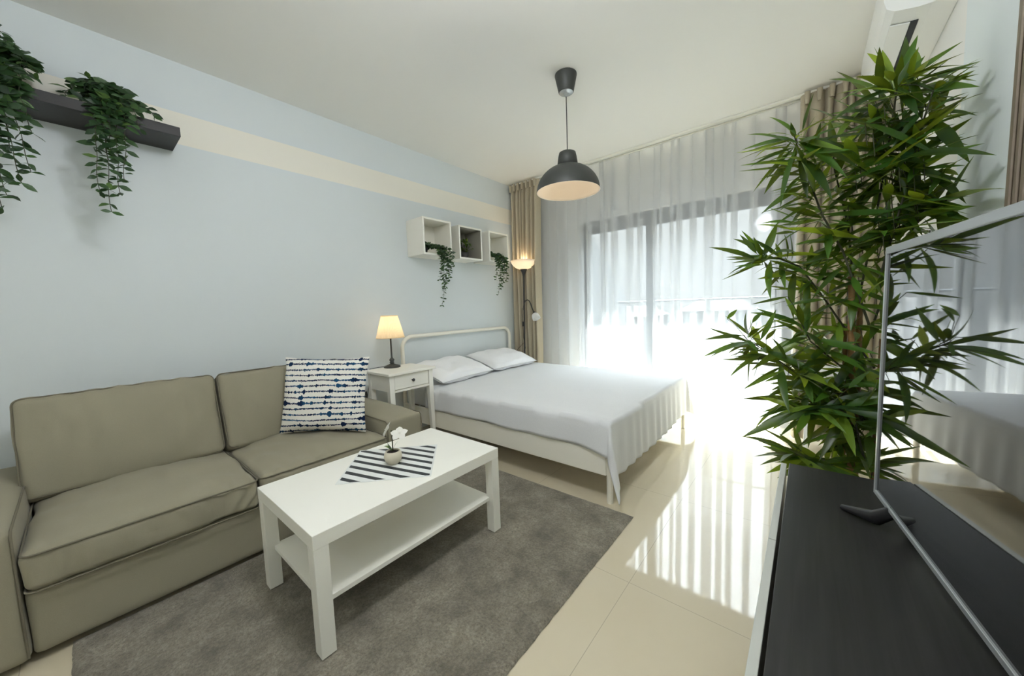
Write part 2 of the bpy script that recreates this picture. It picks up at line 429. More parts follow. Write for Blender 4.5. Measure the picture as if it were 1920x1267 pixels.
# ------------------------------------------------------------------ room shell
structure('floor', MB().box(-.2, RX + .2, YB - .2, YW + .2, -.12, 0), M['floor'])
structure('ceiling', MB().box(-.2, RX + .2, YB - .2, YW + .2, CZ, CZ + .15), M['ceil'])
structure('wall_left', MB().box(-.2, 0, YB - .2, YW + .2, 0, CZ), M['wall_l'])
structure('wall_right', MB().box(RX, RX + .2, YB - .2, YW + .2, 0, CZ), M['wall_r'])
OX0, OX1, OZ = .80, 2.86, 2.15
wf = MB(); wf.box(0, OX0, YW, YW + .2, 0, CZ); wf.box(OX1, RX, YW, YW + .2, 0, CZ); wf.box(OX0, OX1, YW, YW + .2, OZ, CZ)
structure('wall_front', wf, M['wall_w'])
structure('wall_back', MB().box(-.2, RX + .2, YB - .2, YB, 0, CZ), M['wall_w'])
def sliding_window(name, x0, x1, y, z0, z1, mull):
    r = bpy.data.objects.new(name, None); COL.objects.link(r); r.location = ((x0+x1)/2, y, z0); r['kind'] = 'structure'
    f = MB(); w = .055
    f.box(x0, x0 + w, y, y + .09, z0, z1, .004); f.box(x1 - w, x1, y, y + .09, z0, z1, .004)
    f.box(x0 + w, x1 - w, y, y + .09, z1 - .07, z1, .004); f.box(x0 + w, x1 - w, y, y + .09, z0, z0 + .04, .004)
    f.build('window_frame', M['frame'], r)
    for k, (a, b, yy) in enumerate(((x0 + w, mull + .05, y + .01), (mull - .05, x1 - w, y + .05))):
        s = MB(); t = .075
        s.box(a, a + t, yy, yy + .035, z0 + .04, z1 - .07, .003); s.box(b - t, b, yy, yy + .035, z0 + .04, z1 - .07, .003)
        s.box(a + t, b - t, yy, yy + .035, z1 - .15, z1 - .07, .003); s.box(a + t, b - t, yy, yy + .035, z0 + .04, z0 + .12, .003)
        so = s.build('sliding_sash', M['frame'], r)
        MB().box(a + t, b - t, yy + .014, yy + .020, z0 + .12, z1 - .15).build('pane', M['glass'], so)
    return r
sliding_window('window_1', OX0, OX1, YW + .03, 0, OZ, 1.63)
# timber door casing on the right wall, at the very edge of the view
cas = MB()
cas.box(RX - .035, RX, 1.86, 2.125, 0, 2.62, .004)
for k in range(5): cas.box(RX - .041, RX - .034, 1.90 + k*.043, 1.922 + k*.043, 0, 2.62, .003)
structure('trim_1', cas, M['timber'])

# ------------------------------------------------------------------ outside: balcony and roofs
structure('balcony_floor', MB().box(-.6, 4.2, YW + .2, 6.1, -.16, -.04), M['deck'])
bw = MB(); bw.add([(.62, YW+.2, -.04), (.62, 6.0, -.04), (.62, 6.0, 1.25), (.62, YW+.2, 2.3), (.74, YW+.2, -.04), (.74, 6.0, -.04), (.74, 6.0, 1.25), (.74, YW+.2, 2.3)],
    [(0, 1, 2, 3), (7, 6, 5, 4), (0, 4, 5, 1), (1, 5, 6, 2), (2, 6, 7, 3), (3, 7, 4, 0)])
structure('balcony_side_wall', bw, M['extwall'])
ra = thing('balcony_railing', (2.4, 5.7, -.04), 'glass balcony railing with a thin top rail outside the window', 'railing')
MB().tube([(.75, 5.7, 1.19), (4.1, 5.7, 1.19)], .014).build('handrail', M['frame'], ra)
for k in range(4):
    x = .95 + k * 1.0
    MB().box(x - .02, x + .02, 5.68, 5.72, -.04, 1.172, .004).build('post', M['frame'], ra)
for k in range(3):
    x = .95 + k * 1.0
    MB().box(x + .03, x + .97, 5.695, 5.705, .06, 1.10).build('glass_panel', M['glass'], ra)
structure('ground', MB().box(-90, 60, 8, 190, -9.2, -9), M['ground'])
for x, y, w, d, h, lab in ((-17, 46, 9, 8, 8.6, 'left of the window mullion'), (-6.5, 52, 8, 8, 9.0, 'just right of the window mullion'), (4, 60, 12, 9, 8.2, 'behind the bamboo tips')):
    t = thing('house', (x, y, -9), 'grey distant house seen faintly through the sheer curtain, ' + lab, 'house', 'distant houses beyond the balcony')
    MB().box(x - w/2, x + w/2, y, y + d, -9, -9 + h).build('walls', M['facade'], t)
    zt = -9 + h
    MB().add([(x-w/2-.3, y-.3, zt), (x+w/2+.3, y-.3, zt), (x+w/2+.3, y+d+.3, zt), (x-w/2-.3, y+d+.3, zt), (x-w/2+1.5, y+d/2, zt+1.3), (x+w/2-1.5, y+d/2, zt+1.3)],
        [(3, 2, 1, 0), (0, 1, 5, 4), (2, 3, 4, 5), (1, 2, 5), (3, 0, 4)]) if False else None
    rf = MB(); rf.add([(x-w/2-.3, y-.3, zt), (x+w/2+.3, y-.3, zt), (x+w/2+.3, y+d+.3, zt), (x-w/2-.3, y+d+.3, zt), (x-w/2+1.5, y+d/2, zt+1.3), (x+w/2-1.5, y+d/2, zt+1.3)],
        [(3, 2, 1, 0), (0, 1, 5, 4), (2, 3, 4, 5), (1, 2, 5), (3, 0, 4)])
    rf.build('roof', M['roof'], t)
    for k in range(3):
        MB().box(x - w/2 + (k+.5)*w/3 - .5, x - w/2 + (k+.5)*w/3 + .5, y - .05, y, -9 + h - 2.4, -9 + h - 1.0).build('window', M['frame'], t)

# ------------------------------------------------------------------ curtains
def drape(mb, x0, x1, y, z0, z1, folds, amp, over, seed, head=.0, nz=26, flare=0.0, per=14, taper=0.0):
    r = random.Random(seed)
    ws = [r.uniform(.6, 1.4) for _ in range(folds)]; s = sum(ws); ws = [w / s for w in ws]
    amps = [r.uniform(.65, 1.15) for _ in range(folds)]
    prof = []; acc = 0
    for w, a in zip(ws, amps):
        for k in range(per):
            ph = 2 * pi * k / per
            prof.append((acc + w * (k / per - over * sin(ph)), a * cos(ph)))
        acc += w
    prof.append((1.0, prof[0][1]))
    n = len(prof) - 1
    def fn(u, v):
        i = min(n, int(round(u * n))); px, py = prof[i]
        z = z0 + (z1 - z0) * v
        hf = 1.0
        if head and z > z1 - head: hf = .35 + .65 * (z1 - z) / head
        sway = .012 * noise.noise(Vector((px * 6, z * .8, seed)))
        xx = x0 + (x1 - x0 - taper * (1 - v)) * px + sway
        return (xx, y + amp * hf * py + sway * .7 + flare * (1 - v) * py, z)
    mb.grid(n, nz, fn, True)
tr = thing('curtain_track', (1.7, 4.12, 2.69), 'slim white double curtain track along the ceiling above the window', 'curtain rail')
MB().box(.01, 3.4, 4.155, 4.185, 2.684, 2.6995, .002).build('rail', M['white'], tr)
MB().box(.01, 3.4, 4.07, 4.10, 2.684, 2.6995, .002).build('rail', M['white'], tr)
def voile(mb, x0, x1, y, z0, z1, folds, seed, per=16, nz=26):
    r = random.Random(seed); ws = [r.uniform(.55, 1.5) for _ in range(folds)]; s = sum(ws); prof = []; acc = 0
    for w in ws:
        w /= s; a = r.uniform(.018, .034); o = r.uniform(.40, .60)
        for k in range(per):
            t = k/per; prof.append((acc + w*(t - o*sin(2*pi*t)), a*cos(2*pi*t), o))
        acc += w
    prof.append((1.0, prof[-1][1], .3)); n = len(prof) - 1
    def fn(u, v):
        px, py, o = prof[min(n, int(round(u*n)))]; z = z0 + (z1 - z0)*v
        sw = .010*noise.noise(Vector((px*5, z*.7, seed)))
        return (x0 + (x1 - x0)*px + sw, y + py + sw*.6, z + (.010*(1 - v)**8)*sin(px*90))
    mb.grid(n, nz, fn, True)
sh = MB(); voile(sh, .40, 2.92, 4.172, .022, 2.682, 23, 5)
tag(sh.build('sheer_curtain', M['sheer'], offs=(1.66, 4.165, 0)), 'white sheer voile curtain hanging across the whole balcony window', 'curtain')
cl = MB(); drape(cl, .015, .455, 4.075, .045, 2.682, 7, .048, .13, 2, head=.14, nz=40, taper=.04)
ct = thing('beige_curtain', (.23, 4.075, .045), 'beige pleated curtain gathered behind the torch floor lamp in the corner', 'curtain', 'beige blackout curtains')
cl.build('panel', M['beige'], ct)
hd = MB()
for k in range(7): hd.tube([(.05 + k*.062, 4.035, 2.60), (.05 + k*.062, 4.03, 2.682)], [.012, .017], 8)
hd.build('pleat_tape', M['beige'], ct)
cr = MB(); drape(cr, 2.88, 3.39, 4.075, .045, 2.682, 8, .046, .13, 8, head=.14, nz=40)
c2 = thing('beige_curtain', (3.13, 4.075, .045), 'beige pleated curtain gathered beside the air conditioner behind the bamboo plant', 'curtain', 'beige blackout curtains')
cr.build('panel', M['beige'], c2)
hd = MB()
for k in range(7): hd.tube([(2.92 + k*.07, 4.035, 2.60), (2.92 + k*.07, 4.03, 2.682)], [.012, .018], 8)
hd.build('pleat_tape', M['beige'], c2)

# ------------------------------------------------------------------ rug
def rug(x0, x1, y0, y1, z):
    mb = MB(); nx, ny = 150, 220
    def fn(u, v):
        x = x0 + (x1-x0)*u; y = y0 + (y1-y0)*v
        e = min(u*(x1-x0), (1-u)*(x1-x0), v*(y1-y0), (1-v)*(y1-y0))
        h = z * min(1, .25 + e / .02)
        w = noise.noise(Vector((x*60, y*60, 0))) * .0016 + noise.noise(Vector((x*7, y*7, 3))) * .0016
        j = .0035 * noise.noise(Vector((x*40, y*40, 9))) if e < .004 else 0
        return (x + j, y + j, max(.001, h + w))
    mb.grid(nx, ny, fn, True)
    mb.box(x0 + .004, x1 - .004, y0 + .004, y1 - .004, .0005, .0035)
    return mb
tag(rug(.935, 2.262, .335, 2.288, .0125).build('rug', M['rug'], offs=(1.6, 1.3, 0)), 'grey brown low pile rug on the tiles under the coffee table', 'rug')

# ------------------------------------------------------------------ soft shapes
def softbox(mb, x0, x1, y0, y1, z0, z1, r=.04, bt=0., bb=0., bx=0., by=0., n=16, T=None, wr=0., seed=0, ny=None, crease=0.):
    c = Vector(((x0+x1)/2, (y0+y1)/2, (z0+z1)/2)); h = Vector(((x1-x0)/2, (y1-y0)/2, (z1-z0)/2)); r = min(r, *h)
    def m(p):
        q = Vector([max(-(h[i]-r), min(h[i]-r, p[i])) for i in range(3)]); d = p - q
        o = q + (d.normalized() * r if d.length > 1e-9 else d)
        a, b, g = [max(-1, min(1, o[i]/h[i])) for i in range(3)]
        o2 = o.copy()
        k = (1-a*a)**.8*(1-b*b)**.8
        o2.z += (bt*k*max(0, g)) - (bb*k*max(0, -g))
        o2.x += bx*(1-b*b)*(1-g*g)*a
        o2.y += by*(1-a*a)*(1-g*g)*b
        if wr:
            w = c + o
            s = noise.noise(Vector((w.x*9, w.y*16, w.z*6 + seed))) * wr + noise.noise(Vector((w.x*3.5, w.y*4, w.z*4 + seed))) * wr
            o2 += (d.normalized() if d.length > 1e-9 else Vector((0, 0, 1))) * s
        if crease and a > .55:
            w = c + o; k = (a - .55)/.45
            o2.x += crease*k*noise.noise(Vector((w.y*34 + 4*noise.noise(Vector((w.y*5, w.z*5, seed))), w.z*4, seed + 3)))*(1.25 - abs(g))
            o2.z += crease*.6*k*noise.noise(Vector((w.y*30, 7, seed)))*max(0, g)
        w = c + o2
        return T @ w if T is not None else w
    ny = ny or n
    for ax in range(3):
        u, v = [(1, 2), (2, 0), (0, 1)][ax]
        for s in (-1, 1):
            def fn(p, q, s=s):
                P = Vector((0, 0, 0)); P[ax] = s*h[ax]
                def sp(t): t = t*2-1; return math.copysign(abs(t)**.75, t) if False else sin(t*pi/2)
                P[u] = sp(p)*h[u]*s; P[v] = sp(q)*h[v]
                return m(P)
            mb.grid(n, n, fn, True)
    return mb
def edge_loop(x0, x1, y0, y1, r, n=6):
    """rounded rectangle in xy"""
    pts = []
    for cx, cy, a0 in ((x1-r, y1-r, 0), (x0+r, y1-r, 90), (x0+r, y0+r, 180), (x1-r, y0+r, 270)):
        for k in range(n+1):
            a = radians(a0 + 90*k/n); pts.append((cx + r*cos(a), cy + r*sin(a)))
    return pts

# ------------------------------------------------------------------ sofa
so = thing('sofa', (.5, .93, .0), 'beige grey two seat fabric sofa against the blue wall', 'sofa')
b = MB(); softbox(b, .06, .968, .255, 1.607, .03, .262, .02, n=12, wr=.002); weld(b.build('base', M['sofa'], so))
bk = MB(); softbox(bk, .04, .17, .256, 1.606, .03, .62, .04, n=12); weld(bk.build('back_frame', M['sofa'], so))
for x in (.1, .80):
    for y in (.06, 1.78): MB().box(x, x + .06, y, y + .04, 0, .0285).build('foot', M['black'], so)
for y0, y1, s in ((-.015, .25, 1), (1.612, 1.872, 2)):
    a = MB(); softbox(a, .045, .975, y0, y1, .028, .485, .022, bt=.035, by=.006, n=18, wr=.0025, seed=s)
    ao = weld(a.build('armrest', M['sofa'], so))
    p = MB(); yi = y1 - .004 if s == 1 else y0 + .004
    p.tube([(.07, yi, .482), (.5, yi, .487), (.955, yi, .483), (.972, yi, .468), (.975, yi, .25), (.975, yi, .04)], .0036, 6)
    yo = y0 + .004 if s == 1 else y1 - .004
    p.tube([(.07, yo, .482), (.5, yo, .487), (.955, yo, .483), (.972, yo, .468), (.975, yo, .25), (.975, yo, .04)], .0036, 6)
    p.build('piping', M['pipe'], ao)
for y0, y1, s in ((.257, .926, 3), (.932, 1.604, 7)):
    a = MB(); softbox(a, .30, 1.0, y0, y1, .264, .405, .028, bt=.045, bx=.012, n=64, wr=.009, seed=s, crease=.013)
    ao = weld(a.build('seat_cushion', M['sofa'], so))
    p = MB()
    for z, k in ((.397, 0), (.272, .004)):
        lp = edge_loop(.303, 1.002 + k, y0 + .001, y1 - .001, .03)
        p.tube([(x, y, z + .004*sin(y*40)*.4) for x, y in lp], .0036, 6, closed=True)
    p.build('piping', M['pipe'], ao)
for y0, y1, s in ((.232, .917, 4), (.925, 1.628, 9)):
    # built upright around its own bottom edge then leaned back
    T = Matrix.Translation((.475, 0, .425)) @ Matrix.Rotation(radians(-17), 4, 'Y') @ Matrix.Translation((-.475, 0, -.425))
    a = MB(); softbox(a, .30, .485, y0, y1, .415, .862, .032, bt=.008, bx=.05, n=44, T=T, wr=.008, seed=s, crease=.005)
    ao = weld(a.build('back_cushion', M['sofa'], so))
    p = MB()
    for x in (.474, .312):
        lp = edge_loop(.43, .858, y0 + .004, y1 - .004, .026)
        p.tube([T @ Vector((x + .003*sin(yy*9), yy, zz)) for zz, yy in lp], .0036, 6, closed=True)
    p.build('piping', M['pipe'], ao)
# throw cushion in the corner of the sofa
tc = MB()
def pillow_pt(u, v, side, w=.51, h=.47, t=.085, wr=.012, seed=0, droop=0):
    a, b_ = u*2-1, v*2-1
    pin = 1 - .07*(1-abs(a)**2)*abs(b_)**4; pin2 = 1 - .07*(1-abs(b_)**2)*abs(a)**4
    th = t * max(0, (1-a**4))**.55 * max(0, (1-b_**4))**.55
    x = a*w/2*pin2; z = b_*h/2*pin
    n = noise.noise(Vector((x*9+seed, z*9, side*3))) * wr * (th/t)
    return Vector((x, side*(th+.001) + n, z))
for sd in (-1, 1): tc.grid(26, 26, lambda u, v, sd=sd: pillow_pt(u if sd < 0 else 1-u, v, sd), True)
cu = weld(tc.build('throw_cushion', M['cushion']))
tag(cu, 'square white cushion with ragged navy brush lines leaning in the sofa corner', 'cushion')

# ------------------------------------------------------------------ coffee table
t = thing('coffee_table', (1.482, 1.316, .0125), 'white rectangular coffee table with lower shelf on the rug', 'table')
tx0, tx1, ty0, ty1 = 1.2075, 1.757, .866, 1.766
MB().box(tx0, tx1, ty0, ty1, .40, .45, .0012).build('table_top', M['white'], t)
for x in (tx0, tx1 - .05):
    for y in (ty0, ty1 - .05): MB().box(x + .0006, x + .0494, y + .0006, y + .0494, .0168, .3995, .001).build('leg', M['white'], t)
MB().box(tx0 + .03, tx1 - .03, ty0 + .03, ty1 - .03, .178, .196, .001).build('shelf', M['white'], t)

# placemat and orchid on the table
pm = MB().box(-.197, .197, -.184, .184, 0, .0018)
pmo = pm.build('placemat', M['mat']); pmo.location = (1.462, 1.342, .4503); pmo.rotation_euler = (0, 0, radians(47))
tag(pmo, 'square white placemat with dark diagonal bars under the orchid pot', 'placemat')
oc = (1.478, 1.338, .4523)
o = thing('potted_orchid', oc, 'small white artificial orchid in a round cream pot on the striped placemat', 'plant')
x, y, z = oc
po = MB().lathe([(.0, .0), (.024, .0), (.035, .012), (.041, .032), (.039, .048), (.033, .060), (.030, .0605), (.030, .055), (.0, .053)], oc, 32).build('pot', M['pot_c'], o)
MB().lathe([(.0301, .0535), (.02, .058), (.0, .060)], oc, 18).build('soil', M['soil'], o)
st = MB().tube([(x, y, z+.055), (x+.002, y, z+.10), (x+.001, y+.001, z+.135), (x-.004, y, z+.158)], .0028, 7)
st.tube([(x+.001, y, z+.105), (x+.010, y+.010, z+.128), (x+.02, y+.022, z+.135)], .0018, 6)
st.build('stem', M['stem'], o)
def leaf(mb, base, tip, width, up=(0, 0, 1), droop=.0, seg=6, fold=.15, peak=.4):
    B = Vector(base); T = Vector(tip); d = T - B; ln = d.length
    if ln < 1e-5: return
    dn = d / ln; U = Vector(up); side = dn.cross(U)
    if side.length < .05: side = dn.orthogonal()
    side.normalize(); nrm = side.cross(dn).normalized()
    vs = []
    for i in range(seg + 1):
        s = i / seg
        c = B + d*s + nrm*(droop*ln*4*s*(1-s))
        w = width*.5*max(.0, (s/peak)**.6 if s < peak else (1-((s-peak)/(1-peak))**1.7))
        if i == 0: w = width*.06
        lift = nrm*(w*fold)
        vs += [c + side*w + lift, c, c - side*w + lift]
    fs = []
    for i in range(seg):
        for k in range(2):
            q = i*3+k; fs.append((q, q+1, q+4, q+3))
    mb.add(vs, fs, True)
lv = MB(); leaf(lv, (x-.004, y, z+.06), (x-.058, y-.012, z+.072), .02, droop=.15); leaf(lv, (x+.004, y, z+.058), (x+.02, y+.02, z+.105), .012, droop=.1)
leaf(lv, (x, y-.004, z+.06), (x-.018, y-.016, z+.10), .012)
lv.build('leaf', M['orchid_leaf'], o)
for c, ax, sc in (((x-.024, y-.006, z+.158), Vector((-.6, -.5, .35)), 1.0), ((x+.034, y+.018, z+.142), Vector((.35, -.35, .85)), 1.05)):
    fl = MB(); ax = ax.normalized(); s1 = ax.orthogonal().normalized(); s2 = ax.cross(s1)
    for k in range(5):
        a = 2*pi*k/5 + .4; dr = s1*cos(a) + s2*sin(a)
        leaf(fl, Vector(c), Vector(c) + dr*.040*sc + ax*.004, .033*sc, up=ax, droop=.12, fold=-.1, peak=.55)
    leaf(fl, Vector(c), Vector(c) + ax*.014 + s1*.004, .010, up=s2)
    fl.build('flower', M['petal'], o)
bd = MB(); leaf(bd, (x-.004, y, z+.158), (x+.004, y+.004, z+.132), .016, up=(1, 0, 0)); bd.build('bud', M['orchid_leaf'], o)
LEAVES= [[3.211, 2.539, 1.971, 3.37, 2.538, 2.055], [3.21, 2.594, 1.975, 3.174, 2.637, 2.165], [3.183, 2.577, 2.051, 3.128, 2.617, 2.162], [3.193, 2.349, 1.896, 3.216, 2.335, 1.961], [3.246, 2.642, 2.028, 3.297, 2.65, 2.093], [3.191, 2.628, 2.003, 3.109, 2.572, 2.065], [3.174, 2.49, 1.913, 3.111, 2.45, 1.972], [3.134, 2.514, 1.87, 3.009, 2.513, 1.995], [3.126, 2.344, 1.786, 3.027, 2.3, 1.829], [3.298, 2.429, 1.888, 3.369, 2.329, 1.897], [3.333, 2.585, 1.916, 3.369, 2.374, 1.882], [3.253, 2.595, 1.939, 3.37, 2.322, 1.808], [3.278, 2.538, 1.771, 3.367, 2.263, 1.766], [3.279, 2.341, 1.779, 3.36, 2.375, 1.818], [3.243, 2.407, 1.708, 3.333, 2.363, 1.723], [3.284, 2.654, 1.734, 3.369, 2.449, 1.697], [3.265, 2.433, 1.679, 3.337, 2.478, 1.65], [3.289, 2.513, 1.613, 3.367, 2.524, 1.635], [3.289, 2.406, 1.513, 3.333, 2.448, 1.603], [3.323, 2.561, 1.532, 3.367, 2.367, 1.538], [3.354, 2.626, 1.505, 3.38, 2.092, 1.44], [3.265, 2.456, 1.452, 3.369, 2.265, 1.43], [2.931, 2.387, 1.836, 2.964, 2.324, 1.948], [2.913, 2.436, 1.841, 2.814, 2.438, 1.954], [2.919, 2.341, 1.78, 2.831, 2.352, 1.842], [2.91, 2.448, 1.838, 2.892, 2.415, 1.897], [2.925, 2.602, 1.869, 2.971, 2.59, 1.959], [2.98, 2.441, 1.8, 2.988, 2.429, 1.869], [2.914, 2.565, 1.838, 2.742, 2.502, 1.802], [2.892, 2.652, 1.847, 2.795, 2.585, 1.831], [2.94, 2.58, 1.758, 2.839, 2.611, 1.778], [2.957, 2.346, 1.607, 2.859, 2.37, 1.607], [2.951, 2.457, 1.613, 2.892, 2.456, 1.589], [2.956, 2.343, 1.62, 2.903, 2.279, 1.625], [3.023, 2.398, 1.739, 2.907, 2.443, 1.718], [3.181, 2.403, 1.825, 3.059, 2.424, 1.797], [3.164, 2.637, 1.469, 3.075, 2.68, 1.634], [2.912, 2.45, 1.509, 2.813, 2.423, 1.568], [2.911, 2.508, 1.496, 2.785, 2.531, 1.517], [2.998, 2.375, 1.501, 2.912, 2.394, 1.557], [2.774, 2.595, 1.351, 2.629, 2.628, 1.388], [2.812, 2.352, 1.31, 2.7, 2.395, 1.318], [2.787, 2.369, 1.364, 2.726, 2.34, 1.451], [2.903, 2.535, 1.469, 2.764, 2.575, 1.522], [2.914, 2.449, 1.446, 2.829, 2.49, 1.455], [2.869, 2.514, 1.339, 2.846, 2.481, 1.414], [2.891, 2.441, 1.331, 2.88, 2.392, 1.439], [2.901, 2.365, 1.17, 2.777, 2.313, 1.142], [2.918, 2.561, 1.16, 2.824, 2.61, 1.133], [2.735, 2.392, 0.999, 2.59, 2.328, 0.981], [2.749, 2.656, 0.967, 2.625, 2.65, 1.083], [2.751, 2.47, 0.963, 2.594, 2.428, 0.883], [2.758, 2.53, 0.947, 2.666, 2.559, 0.843], [2.745, 2.486, 0.951, 2.67, 2.466, 0.903], [2.81, 2.358, 0.985, 2.861, 2.398, 1.117], [2.778, 2.35, 1.06, 2.821, 2.339, 1.11], [2.81, 2.608, 0.962, 2.854, 2.554, 1.019], [2.647, 2.574, 1.069, 2.686, 2.618, 1.116], [2.846, 2.542, 0.853, 2.684, 2.566, 0.835], [2.894, 2.374, 0.853, 2.751, 2.356, 0.756], [2.9, 2.388, 0.902, 2.844, 2.419, 0.99], [2.907, 2.434, 0.821, 2.821, 2.418, 0.786], [2.943, 2.66, 0.661, 2.832, 2.692, 0.688], [3.022, 2.652, 0.654, 2.85, 2.636, 0.621], [2.99, 2.496, 0.666, 2.885, 2.514, 0.625], [3.02, 2.493, 0.643, 2.908, 2.458, 0.594], [2.951, 2.469, 0.482, 2.809, 2.417, 0.573], [2.963, 2.461, 0.478, 2.929, 2.509, 0.579], [2.926, 2.647, 0.396, 2.765, 2.652, 0.338], [2.96, 2.5, 0.434, 2.86, 2.47, 0.41], [2.944, 2.369, 0.863, 2.922, 2.331, 0.933], [2.945, 2.59, 0.824, 2.957, 2.624, 0.935], [3.036, 2.456, 1.018, 2.932, 2.48, 0.949], [3.079, 2.588, 0.878, 2.937, 2.601, 0.962], [3.078, 2.552, 0.855, 2.962, 2.573, 0.911], [2.965, 2.456, 1.072, 2.839, 2.471, 1.063], [3.018, 2.43, 1.152, 2.893, 2.418, 1.13], [2.908, 2.586, 1.195, 2.814, 2.599, 1.226], [3.094, 2.434, 0.795, 3.055, 2.477, 0.846], [3.076, 2.548, 0.677, 3.003, 2.548, 0.768], [3.1, 2.344, 0.804, 3.156, 2.339, 0.877], [3.129, 2.42, 0.654, 3.185, 2.431, 0.635], [3.104, 2.488, 0.566, 2.99, 2.516, 0.416], [3.034, 2.547, 1.178, 2.923, 2.573, 1.252], [2.934, 2.451, 1.183, 2.982, 2.458, 1.243]]
BRANCHES= [[[3.17, 2.568, 0.623], [3.128, 2.538, 0.741], [3.023, 2.508, 0.745], [2.909, 2.478, 0.848], [2.811, 2.448, 0.932], [2.751, 2.418, 0.98]], [[3.193, 2.586, 0.854], [3.086, 2.556, 1.038], [3.002, 2.526, 1.191], [2.935, 2.496, 1.3], [2.851, 2.466, 1.349], [2.794, 2.436, 1.338]], [[3.162, 2.49, 1.042], [3.071, 2.46, 1.349], [3.0, 2.43, 1.506], [2.954, 2.4, 1.659], [2.917, 2.37, 1.776], [2.908, 2.34, 1.811]], [[3.135, 2.589, 1.151], [3.17, 2.559, 1.454], [3.197, 2.529, 1.772], [3.205, 2.499, 1.915], [3.204, 2.469, 1.96]], [[3.208, 2.594, 0.445], [3.117, 2.564, 0.614], [3.025, 2.534, 0.68], [2.931, 2.504, 0.71]], [[3.139, 2.558, 0.433], [3.068, 2.528, 0.421], [3.014, 2.498, 0.413], [2.938, 2.468, 0.46]], [[3.189, 2.615, 1.057], [3.252, 2.585, 1.36], [3.306, 2.555, 1.48], [3.353, 2.525, 1.504]], [[3.117, 2.611, 1.221], [3.09, 2.581, 1.471], [3.04, 2.551, 1.697], [3.027, 2.521, 1.822]], [[3.189, 2.524, 1.234], [3.245, 2.494, 1.57], [3.262, 2.464, 1.73], [3.289, 2.434, 1.874]], [[3.164, 2.526, 0.61], [3.088, 2.496, 0.86], [2.98, 2.466, 0.973], [2.942, 2.436, 1.067]], [[3.162, 2.453, 0.495], [3.122, 2.423, 0.675], [3.055, 2.393, 0.717], [2.953, 2.363, 0.686]]]
def basis(o, right, up, c):
    r = Vector(right).normalized(); u = Vector(up); u = (u - r*u.dot(r)).normalized(); y = u.cross(r)
    m = Matrix((r, y, u)).transposed().to_4x4(); m.translation = Vector(c); o.matrix_world = m
basis(cu, (.345, .345, -.02), (-.05, .09, .406), (.655, 1.396, .664))

# ------------------------------------------------------------------ bed
BY0, BY1 = 2.338, 3.950
bd = thing('double_bed', (1.08, 3.14, 0), 'white tubular steel double bed with a rounded headboard against the blue wall', 'bed')
hb = []
hx, ha, hbb, hz, hr = .045, 2.362, 3.925, .925, .11
hb += [(hx, ha, 0.0), (hx, ha, .4), (hx, ha, hz - hr)]
for k in range(1, 9):
    a = pi/2*k/8; hb.append((hx, ha + hr*(1-cos(a)), hz - hr + hr*sin(a)))
hb.append((hx, (ha+hbb)/2, hz))
for k in range(0, 9):
    a = pi/2*k/8; hb.append((hx, hbb - hr + hr*sin(a), hz - hr + hr*cos(a)))
hb += [(hx, hbb, .4), (hx, hbb, 0)]
MB().tube(hb, .0185, 14).build('headboard', M['white_steel'], bd)
for y in (BY0 - .012, BY1 - .008):
    MB().box(.07, 2.085, y, y + .02, .168, .315, .004).build('side_rail', M['white_steel'], bd)
MB().box(2.078, 2.096, BY0 + .03, BY1 - .02, .17, .315, .004).build('foot_rail', M['white_steel'], bd)
for y in (BY0 + .012, BY1 - .012):
    MB().tube([(2.098, y, 0), (2.098, y, .34)], .018, 16).build('leg', M['white_steel'], bd)
sl = MB()
for k in range(16): sl.box(.14 + k*.12, .20 + k*.12, BY0 + .012, BY1 - .01, .292, .305)
sl.build('slats', M['timber'], bd)
mt = MB(); softbox(mt, .075, 2.078, BY0 + .012, BY1 - .012, .308, .487, .035, bt=.006, n=20, wr=.002)
mto = weld(mt.build('mattress', M['linen'], offs=(1.07, 3.14, .31)))
tag(mto, 'mattress in a white fitted sheet showing behind the nightstand leg', 'mattress')
def sheet_pt(u, v):
    xe, y0, y1, zt = 2.105, BY0 - .004, BY1 + .006, .4985
    cn = max(0, (u - .74)/.26); near = .168 + .115*cn*cn*(3-2*cn) + .012*noise.noise(Vector((u*7, 0, 2)))
    foot = .33 + .015*noise.noise(Vector((0, v*6, 5))); far = .26
    sx = .405 + .02*(1-abs(v*2-1)) + u*(xe + foot - .405)
    sy = (y0 - near) + v*((y1 + far) - (y0 - near))
    ex = max(0, sx - xe); en = max(0, y0 - sy); ef = max(0, sy - y1)
    px, py = min(sx, xe), max(y0, min(y1, sy))
    w = noise.noise(Vector((sx*3, sy*3, 1)))*.006 + noise.noise(Vector((sx*9, sy*5, 4)))*.0025
    e = en if en > 0 else ef; sg = -1 if en > 0 else 1
    if ex <= 0 and e <= 0:
        z = zt + w*.6; dx = min(xe - sx, sy - y0, y1 - sy)
        if dx < .04: z -= .012*((.04-dx)/.04)**2
        return (px, py, z)
    r = sqrt(ex*ex + e*e)
    th = math.atan2(e, ex)               # 0 = foot side, pi/2 = long side
    out = .012*min(1, r/.03)
    corner = sin(2*th)
    rip = .0065*sin(sy*46 + 2*noise.noise(Vector((sy*4, 0, 0))))*cos(th) + .007*sin(sx*16 + 3*noise.noise(Vector((sx*3, 1, 0))))*sin(th)
    out += rip*min(1, r/.25) + .05*corner*r/.4*1.6 + .03*r
    out = max(.010, out)
    dx, dy = cos(th), sg*sin(th)
    return (px + dx*out, py + dy*out, zt - .012 - r*.985 + .012*(1 - min(1, r/.03)))
sm = MB().grid(130, 110, sheet_pt, True)
sho = sm.build('bed_sheet', M['linen'], offs=(1.3, 3.1, .5))
md = sho.modifiers.new('thick', 'SOLIDIFY'); md.thickness = .0025; md.offset = 1
